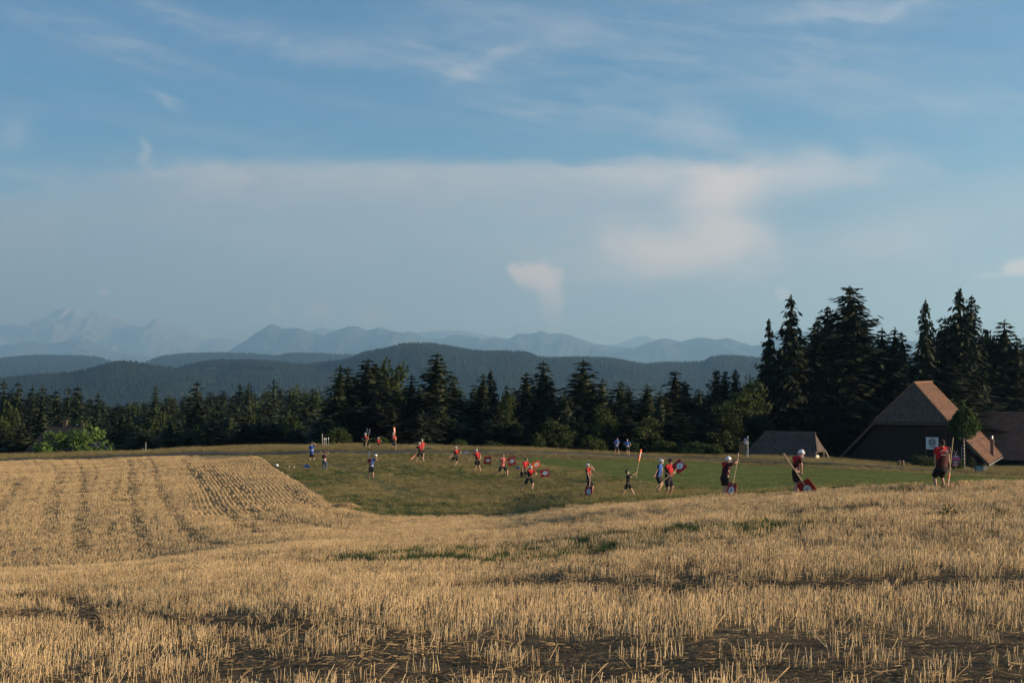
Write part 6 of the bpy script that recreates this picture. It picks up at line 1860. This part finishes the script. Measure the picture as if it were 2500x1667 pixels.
    if hat in ('helmet', 'dark_helmet'):
        hm = M_helmet if hat == 'helmet' else M_dhelm
        h = part(shell((.104, .124, .130), math.radians(14), math.radians(-42), hc + hu * .015 * k), 'helmet', hm)
        for sx in (-1, 0, 1):
            mb = MB(); c = hc + hu * .015 * k
            pts = []
            for q in (30, 55, 80):
                an = math.radians(q); az = math.radians(sx * 38)
                pts.append(c + (hf * math.cos(az) * .126 + hs * math.sin(az) * .107) * k * math.cos(an) + hu * math.sin(an) * .132 * k)
            mb.tube(pts, [.012 * k, .017 * k, .012 * k], 6); part(mb, 'vent', M_dhelm if hat == 'helmet' else M_short, h)
        for sx in (-1, 1):
            mb = MB(); c = hc + hs * sx * .099 * k - hu * .035 * k; mb.tube([c - hs * sx * .004, c + hs * sx * .012 * k], [.030 * k, .026 * k], 10); part(mb, 'ear_guard', M_dhelm, h)
        mb = MB(); c = hc - hu * .04 * k
        for zz_ in (.0, -.045): mb.tube([c + hu * zz_ * k + (hf * math.cos(t) * .155 + hs * math.sin(t) * .115) * k for t in np.radians(np.linspace(-75, 75, 9))], .005 * k, 5)
        part(mb, 'face_guard', M_helmet, h)
    elif hat == 'cap':
        h = part(shell((.088, .108, .128), math.radians(16), math.radians(-12), hc + hu * .01 * k, th=.006), 'cap', M_cap)
        mb = MB(); c = hc + hu * .04 * k; mb.prism([c + hf * .095 * k - hs * .075 * k, c + hf * .185 * k - hs * .045 * k - hu * .02 * k, c + hf * .185 * k + hs * .045 * k - hu * .02 * k, c + hf * .095 * k + hs * .075 * k], -hu * .008); part(mb, 'peak', M_cap, h, False)
    if hat != 'helmet' and hat != 'dark_helmet' and hair is not None:
        part(shell((.086, .105, .130), math.radians(28), math.radians(-34), hc + hu * .002 * k, th=.008), 'hair', hair)
    return root, dict(W=W, k=k, hA=hA_, hB=hB_, Nk=Nk, P=P, up=up, R=R_, fwd=fwd, root=root, part=part, d=d)


def bat(lab, Zi, d, h0, h1, c, vhalf, cols=None, dd0=0., dd1=0., dc=0., w=.235, L=.58, rsgn=1, lit=False, mark=5):
    """square wooden bat on a long handle: handle runs from h0 to the board centre c; vhalf is the seen half width of the board"""
    ox, oy, sc = ZW[Zi]
    def W(p, dd=0.):
        px, py = ox + p[0] / sc, oy + p[1] / sc; D = d + dd; rr = ray(px, py); rr = rr / rr[1]; return v3(rr[0] * D, D, rr[2] * D)
    paint = cols or M_batred
    A = W(h0, dd0); Cc = W(c, dc); u = nrm(Cc - A)
    m = d / F / sc; vx, vz = vhalf[0] * m, -vhalf[1] * m; rest = max(0., w * w - vx * vx - vz * vz)
    best = None
    for rs in (1, -1):
        v = v3(vx, rs * math.sqrt(rest), vz); v = nrm(v - u * v.dot(u)); n = np.cross(u, v)
        if n[1] > 0: n = -n
        sc_ = n.dot(np.array(sdir)) * (1 if lit else -1)
        if best is None or sc_ > best[0]: best = (sc_, v, n)
    v, n = best[1], best[2]
    root = empty('bat', tuple(A)); tag(root, lab, 'wooden bat', 'square wooden bats of the players')
    def prt(mb, name, mat, par=None):
        me = mb.mesh(name, mat); me.transform(Matrix.Translation(-Vector(root.location))); o = bpy.data.objects.new(name, me); COL.objects.link(o); o.parent = par or root; return o
    hl = L / 2; r = .075; poly = []
    for cx, cy, a0 in ((hl - r, w - r, 0), (-hl + r, w * .93 - r, 90), (-hl + r, -w * .93 + r, 180), (hl - r, -w + r, 270)):
        for q in range(0, 91, 22):
            a = math.radians(a0 + q); poly.append(Cc + u * (cx + r * math.cos(a)) + v * (cy + r * math.sin(a)) - n * .011)
    mb = MB(); mb.prism(poly, n * .022); bd = prt(mb, 'board', paint); bevel(bd, .004, 1)
    for side in (1, -1):
        mb = MB(); e = Cc + u * .03 + n * side * .0125
        mb.prism([e + (u * math.cos(t) + v * math.sin(t)) * .145 for t in np.linspace(0, 6.283, 29)[:-1]], n * side * .004); em = prt(mb, 'emblem', M_disc)
        if side == 1:
            mb = MB(); f = e + n * .007; g = random.Random(mark)
            mb.prism([f + (u * math.cos(t) * (.036 + .014 * math.sin(t * 3 + mark)) + v * math.sin(t) * .03) for t in np.linspace(0, 6.283, 15)[:-1]], n * .003)
            for q in range(5):
                t = g.uniform(0, 6.28); dv = u * math.cos(t) + v * math.sin(t); mb.prism([f + dv * .03 - np.cross(n, dv) * .008, f + dv * .095 - np.cross(n, dv) * .004, f + dv * .095 + np.cross(n, dv) * .004, f + dv * .03 + np.cross(n, dv) * .008], n * .003)
            prt(mb, 'insignia', M_mark, em)
            mb = MB(); strokes(mb, Cc + u * (hl - .055) + n * .013, 4, w * .9, .05, mark, [v, n, u]); prt(mb, 'lettering', M_print)
    s_end = Cc - u * .10
    mb = MB(); mb.tube([A, A * .5 + s_end * .5, Cc - u * (hl + .06), Cc - u * (hl - .03), Cc - u * (hl - .1), Cc - u * (hl - .17)], [.0165, .017, .019, .034, .036, .012], 9)
    prt(mb, 'handle', M_wood)
    return root


SH_FRONT = shirt_mat('red_black_jersey_front', BLK, RED, (.82, 0, .57), .69)
SH_BACK = shirt_mat('red_black_jersey_back', RED, BLK, (.75, 0, -.66), -.76)
SH_SIDE = shirt_mat('red_black_jersey_side', RED, BLK, (.75, 0, -.66), -.86)
SH_RED = shirt_mat('red_jersey', RED, (.50, .06, .06), (0, 0, 1.), 1.0)
SH_FADED = shirt_mat('faded_red_shirt', (.55, .15, .13), (.52, .12, .11), (1., 0, 0), 0)
SH_BLUE = shirt_mat('blue_jersey', BLUE, BLUE, (1., 0, 0), 5, (1.06, (.50, .52, .54), .10))
SH_BLUE2 = shirt_mat('blue_red_jersey', (.10, .02, .03), BLUE, (1., 0, 0), 0., (1.06, (.50, .52, .54), .08))
SH_DBLUE = shirt_mat('dark_blue_jersey', DBL, BLUE, (1., 0, 0), .02)
SH_BLACK = shirt_mat('black_jersey', BLK, (.03, .01, .012), (0, 0, 1.), 1.3)
SH_DARK = shirt_mat('dark_top', (.035, .018, .022), (.035, .018, .022), (0, 0, 1.), .3)


def people():
    d = {}
    # far left
    person('person in a blue jersey and black shorts seen from behind, one hand on the head', 1, 129.7, 1.72, 185, (268, 412), (267, 446), (268, 575), (200, 572), (296, 398), (240, 688), (304, 688), SH_BLUE, None, hair=M_hairg, eB=(345, 425), dA=0)
    r, q = person('person in jeans with a rolled-up dark top, bare lower back, hands at the head', 1, 119.5, 1.72, 182, (470, 545), (467, 576), (470, 692), (452, 548), (492, 545), (447, 838), (500, 828), None, None, 'jeans', M_skin, M_hair, eA=(425, 585), eB=(556, 580), shoe=M_shoe2, fat=1.1)
    s = Blob(); Nk, up, R_, k = q['Nk'], q['up'], q['R'], q['k']; fr = nrm(np.cross(R_, up)); tw, td = .15 * k * 1.1 + .016, .095 * k * 1.15 + .016
    s.oval([(Nk - up * .34 * k, tw * 1.0, td), (Nk - up * .22 * k, tw * 1.06, td * 1.1), (Nk - up * .10 * k, tw * 1.0, td), (Nk - up * .015 * k, tw * .5, td * .65)], R_, fr)
    s.fuse('top', SH_DARK, r, .0125, 1)
    person('helmeted person in a red jersey holding two bats upright against the trees', 1, 139.6, 1.78, 25, (1122, 258), (1128, 292), (1138, 392), (1092, 352), (1163, 305), (1057, 522), (1186, 512), SH_FRONT, dA=-.15, dB=-.25)
    bat('grey-white bat held up on the left of the pair', 1, 139.3, (1128, 455), None, (1150, 212), (10, 2), M_batgrey, -.25, 0, -.25, rsgn=1, mark=3)
    bat('grey-white bat held up leaning to the right of the pair', 1, 139.2, (1135, 450), None, (1186, 222), (12, 4), M_batgrey, -.25, 0, -.25, rsgn=1, mark=4)
    person('small helmeted child in red standing at the meadow edge with a raised stick-like bat', 1, 144.6, 1.12, 40, (1327, 322), (1330, 347), (1338, 408), (1302, 372), (1378, 378), (1326, 470), (1352, 472), SH_RED, eB=(1372, 350), skin=M_skin)
    bat('orange bat behind the small child with its board in the grass', 1, 145.4, (1354, 290), None, (1318, 456), (14, 4), M_batorange_lit, .1, 0, .1, rsgn=1, mark=6)
    person('helmeted person in a red jersey holding one bat straight up', 1, 139.4, 1.74, 20, (1569, 254), (1575, 288), (1580, 388), (1562, 322), (1611, 350), (1543, 508), (1602, 520), SH_FRONT, dA=-.2, dB=-.15, eA=(1550, 345))
    bat('red and white lit bat held straight up against the dark trees', 1, 139.1, (1614, 432), None, (1588, 195), (9, 2), M_batorange_lit, -.2, 0, -.2, rsgn=-1, lit=True, mark=7)
    person('bare-headed person in a blue and red jersey lifting a white helmet', 1, 108.2, 1.74, 10, (1221, 614), (1216, 652), (1220, 788), (1193, 722), (1285, 628), (1184, 972), (1248, 968), SH_BLUE2, None, hair=M_hair, eB=(1300, 700), eA=(1158, 715), dA=-.2, dB=-.1)
    bat('grey bat stuck upright behind the person lifting a helmet', 1, 108.9, (1190, 790), None, (1184, 580), (13, 1), M_batgrey, .5, 0, .5, w=.20, rsgn=1, mark=8)
    hel = pix2ground(907, 1169, 60); c = v3((720 + 1290 / 6.533 - CX) / F * 108.1, 108.1, hz(1020 + 596 / 6.533, 108.1))
    o = empty('helmet', tuple(c)); tag(o, 'white helmet held up in the hand of the bare-headed blue player', 'helmet')
    mb = MB(); mb.sphere((0, 0, 0), (.13, .145, .12), 16, 10); link(bpy.data.objects.new('shell', mb.mesh('shell', M_helmet, True)), o)
    mb = MB(); mb.sphere((.0, -.06, -.07), (.095, .09, .07), 12, 8); link(bpy.data.objects.new('opening', mb.mesh('opening', M_dhelm, True)), o)
    for sx in (-1, 1): mb = MB(); mb.sphere((.06 * sx, -.09, .06), (.02, .045, .03), 8, 6); link(bpy.data.objects.new('vent', mb.mesh('vent', M_dhelm, True)), o)
    q_ = pix2ground(676, 1140.5, 60); o = empty('helmet', tuple(q_ + [0, 0, .17])); tag(o, 'white helmet lying in the grass beside the stubble edge', 'helmet')
    mb = MB(); mb.sphere((0, 0, 0), (.14, .155, .13), 16, 10); link(bpy.data.objects.new('shell', mb.mesh('shell', M_helmet, True)), o)
    mb = MB(); mb.sphere((-.03, -.07, -.05), (.10, .09, .07), 12, 8); link(bpy.data.objects.new('opening', mb.mesh('opening', M_dhelm, True)), o)
    # pair
    person('helmeted person in red half hidden behind the nearer bat carrier', 1, 131.0, 1.76, 30, (2027, 358), (2030, 392), (2030, 492), (2010, 450), (2085, 422), (2010, 655), (2050, 655), SH_RED, eB=(2070, 440))
    person('helmeted person in red carrying a bat level across the body', 1, 124.5, 1.76, 20, (1986, 406), (1992, 446), (2000, 552), (1940, 506), (2040, 492), (1930, 716), (2056, 712), SH_FRONT, dA=-.2, dB=-.25, eA=(1945, 470))
    bat('grey bat carried level to the right by the front player of the pair', 1, 124.1, (1950, 504), None, (2135, 484), (2, 13), M_batgrey, -.2, 0, -.2, rsgn=1, mark=9)
    bat('orange lit bat hanging low to the left of the pair of players', 1, 125.6, (2000, 500), None, (1884, 628), (6, 5), M_batorange_lit, .2, 0, .2, rsgn=1, lit=True, mark=10)
    # runners
    person('helmeted runner in red with a thin bat slanting up behind the waist', 2, 119.9, 1.76, 40, (741, 216), (746, 252), (738, 352), (655, 352), (797, 318), (632, 492, (672, 420)), (722, 512, (760, 440)), SH_FRONT, eA=(690, 300), eB=(805, 285), dA=-.15, dB=-.1, fdA=.15, fdB=-.15)
    bat('thin-looking bat slanting up across the back of the runner in the gap', 2, 119.4, (612, 376), None, (880, 293), (5, 8), M_batgrey, -.2, 0, .1, w=.22, rsgn=1, mark=11)
    person('helmeted walking player in red with a bat held flat out to the right', 2, 113.2, 1.78, 35, (1065, 256), (1074, 292), (1084, 402), (955, 405), (1122, 388), (1033, 603, (1075, 520)), (1130, 610, (1112, 500)), SH_FRONT, eA=(1000, 345), eB=(1140, 350), dA=-.1, dB=-.2)
    bat('dark red bat with a round pale emblem held flat out by the walking player', 2, 112.9, (943, 407), None, (1241, 416), (3, 62), M_batred, -.15, 0, -.15, w=.32, L=.60, rsgn=1, mark=12)
    person('running player in a faded red shirt without a helmet', 2, 107.7, 1.78, 35, (1491, 340), (1490, 378), (1478, 512), (1368, 498), (1548, 455), (1347, 640, (1430, 590)), (1562, 680, (1535, 570)), SH_FADED, None, hair=M_hairg, eA=(1400, 430), eB=(1560, 420), dA=.05, dB=-.15, fdA=.1, fdB=-.1, sleeves=.3)
    bat('tilted dark red bat carried by the runner without a helmet', 2, 107.5, (1303, 526), None, (1625, 428), (18, 66), M_batred, -.05, 0, -.05, w=.33, L=.64, rsgn=1, mark=13)
    person('dark-haired runner in red and black kicking one leg up behind', 3, 102.4, 1.80, 45, (440, 408), (428, 460), (362, 690), (352, 672), (470, 600), (205, 862, (375, 800)), (405, 930, (450, 800)), SH_FRONT, None, hair=M_hair, eA=(318, 575), eB=(490, 545), dA=-.2, dB=-.1, fdA=.25, fat=1.12)
    bat('bright orange-red lit bat carried over the shoulder of the front runner', 3, 101.6, (262, 700), None, (672, 525), (42, 62), M_batorange_lit, 0, 0, 0.1, w=.27, L=.60, rsgn=1, lit=True, mark=14)
    person('helmeted runner in front striding with a bat held out to the right', 3, 92.6, 1.74, 35, (544, 594), (552, 652), (515, 838), (450, 800), (640, 775), (312, 1165, (480, 1040)), (575, 1155, (650, 970)), SH_FRONT, eA=(470, 740), eB=(650, 720), dA=-.15, dB=-.2, fdA=.2, fdB=-.15)
    bat('dark red bat with a wide pale emblem held out by the striding front runner', 3, 92.4, (450, 838), None, (880, 735), (30, 78), M_batred, -.15, 0, -.1, w=.28, L=.60, rsgn=1, mark=15)
    # middle
    person('young helmeted player standing behind a bat and shading the eyes', 4, 77.2, 1.66, 55, (272, 752), (282, 802), (300, 1040), (312, 1015), (345, 768), (262, 1318), (335, 1320), SH_FRONT, eA=(255, 950), eB=(398, 860), dA=-.2, dB=-.15)
    bat('red bat standing on the grass in front of the young helmeted player', 4, 76.7, (340, 760), None, (296, 1238), (68, 4), M_batred, .2, 0, 0, w=.29, L=.52, rsgn=1, mark=16)
    person('arms-folded person in blue standing by the trees, left of the two', 4, 144.4, 1.78, 15, (838, 238), (834, 268), (818, 392), (790, 322), (848, 314), (784, 552), (868, 552), SH_BLUE, 'cap', dA=-.25, dB=-.25, eA=(770, 330), eB=(866, 325))
    person('hand-on-hip person in blue standing by the trees, right of the two', 4, 143.2, 1.74, 10, (1028, 264), (1028, 294), (1030, 398), (985, 345), (1066, 392), (1030, 566), (1066, 570), SH_BLUE, None, hair=M_hairg, dA=-.2, eA=(965, 345), eB=(1104, 345))
    person('boy in black with a dark helmet raising a bat high with both hands', 4, 70.6, 1.34, 78, (1028, 880), (1048, 925), (1045, 1085), (1190, 985), (1203, 898), (930, 1355, (985, 1230)), (1162, 1345, (1120, 1230)), SH_BLACK, 'dark_helmet', eA=(1135, 1005), eB=(1130, 945), dA=-.12, dB=.12)
    bat('bright orange lit bat raised high by the boy in black', 4, 70.6, (1188, 990), None, (1276, 555), (20, 6), M_batorange_lit, -.05, 0, 0, w=.24, L=.60, rsgn=-1, lit=True, mark=17)
    person('helmeted player in blue walking behind the man in the peaked cap', 4, 74.6, 1.78, 70, (1680, 672), (1662, 728), (1622, 962), (1540, 985), (1690, 930), (1600, 1266), (1632, 1256), SH_DBLUE, eA=(1565, 880), eB=(1700, 850), dA=-.15, dB=.1)
    person('man in a dark peaked cap and red jersey holding a bat over his arm', 4, 67.6, 1.80, 40, (1855, 672), (1840, 738), (1818, 1010), (1828, 938), (1908, 910), (1742, 1350), (1842, 1350), SH_FRONT, 'cap', eA=(1715, 890), eB=(1925, 850), dA=-.28, dB=-.2, fat=1.25, hair=M_hair, skin=M_skin2, gaze=v3(.95, -.3, 0))
    bat('large dark red bat with a pale round emblem held by the man in the cap', 4, 67.3, (1568, 1182), None, (2026, 770), (76, 75), M_batred, -.35, 0, -.1, w=.29, L=.57, rsgn=1, mark=18)
    # right
    person('helmeted player with one arm raised to the top of a standing bat', 5, 58.0, 1.76, 150, (513, 398), (498, 452), (455, 668), (515, 590), (660, 345), (428, 1008), (470, 1008), SH_SIDE, eB=(600, 490), eA=(530, 560), dA=-.2, dB=-.05, gaze=v3(.9, .4, .2))
    bat('red bat standing at an angle beside the player with a raised arm', 5, 57.6, (672, 340), None, (565, 880), (62, 12), M_batred, .1, 0, 0, w=.24, L=.56, rsgn=-1, mark=19)
    person('helmeted player looking down at a bat resting on the stubble', 5, 51.6, 1.78, 112, (1672, 302), (1608, 350), (1590, 592), (1608, 628), (1690, 690), (1565, 992), (1598, 992), SH_SIDE, eA=(1590, 500), eB=(1690, 560), dA=-.30, dB=.15, gaze=v3(.75, -.25, -.75), lean=0)
    bat('large red bat with a white round emblem resting in the stubble', 5, 51.1, (1390, 300), None, (1765, 858), (92, -66), M_batred, -.1, 0, -.15, w=.295, L=.60, rsgn=1, mark=20)
    r, q = person('man in a dark cap seen from behind beside a red bat at the right', 7, 47.6, 1.80, 182, (704, 362), (708, 446), (682, 880), (556, 985), (862, 955), (572, 1330), (748, 1330), SH_BACK, 'cap', eA=(532, 760), eB=(840, 760), dA=-.02, dB=-.05, fat=1.22, hair=M_hair, skin=M_skin2)
    bat('lit red bat with a pale oval emblem beside the man in the dark cap', 7, 47.2, (932, 240), None, (832, 1180), (52, 3), M_batorange_lit, -.05, 0, 0, w=.235, L=.56, rsgn=-1, lit=True, mark=21)
    # arched white lettering across the back of his jersey
    Nk, up, R_ = q['Nk'], q['up'], q['R']; bk = nrm(np.cross(R_, up)); bk = bk if bk[1] < 0 else -bk
    c = Nk - up * .165 + bk * .165
    word = 'HORNUSSER'
    objs = []
    for i, ch in enumerate(word):
        t = (i - (len(word) - 1) / 2) * .19; rad = .175
        cu = bpy.data.curves.new('letter', 'FONT'); cu.body = ch; cu.size = .055; cu.align_x = 'CENTER'; cu.align_y = 'CENTER'; cu.extrude = .002
        pos = c + R_ * rad * math.sin(t) + up * (rad * math.cos(t) - .11) - bk * (.03 * (abs(t) ** 2))
        xa = R_ * math.cos(t) - up * math.sin(t); ya = up * math.cos(t) + R_ * math.sin(t)
        o = bpy.data.objects.new('letter', cu); o.matrix_world = Matrix(((xa[0], ya[0], bk[0], pos[0]), (xa[1], ya[1], bk[1], pos[1]), (xa[2], ya[2], bk[2], pos[2]), (0, 0, 0, 1)))
        COL.objects.link(o); objs.append(o)
    dg = bpy.context.evaluated_depsgraph_get(); dg.update(); mb = MB()
    for o in objs:
        me = bpy.data.meshes.new_from_object(o.evaluated_get(dg)); M = o.matrix_world
        mb.add([tuple(M @ v.co) for v in me.vertices], [tuple(p.vertices) for p in me.polygons]); bpy.data.objects.remove(o)
    strokes(mb, c - up * .085 + bk * .003, 5, .16, .035, 44, [R_, bk, up])
    q['part'](mb, 'back_lettering', M_print, r, False)


people()
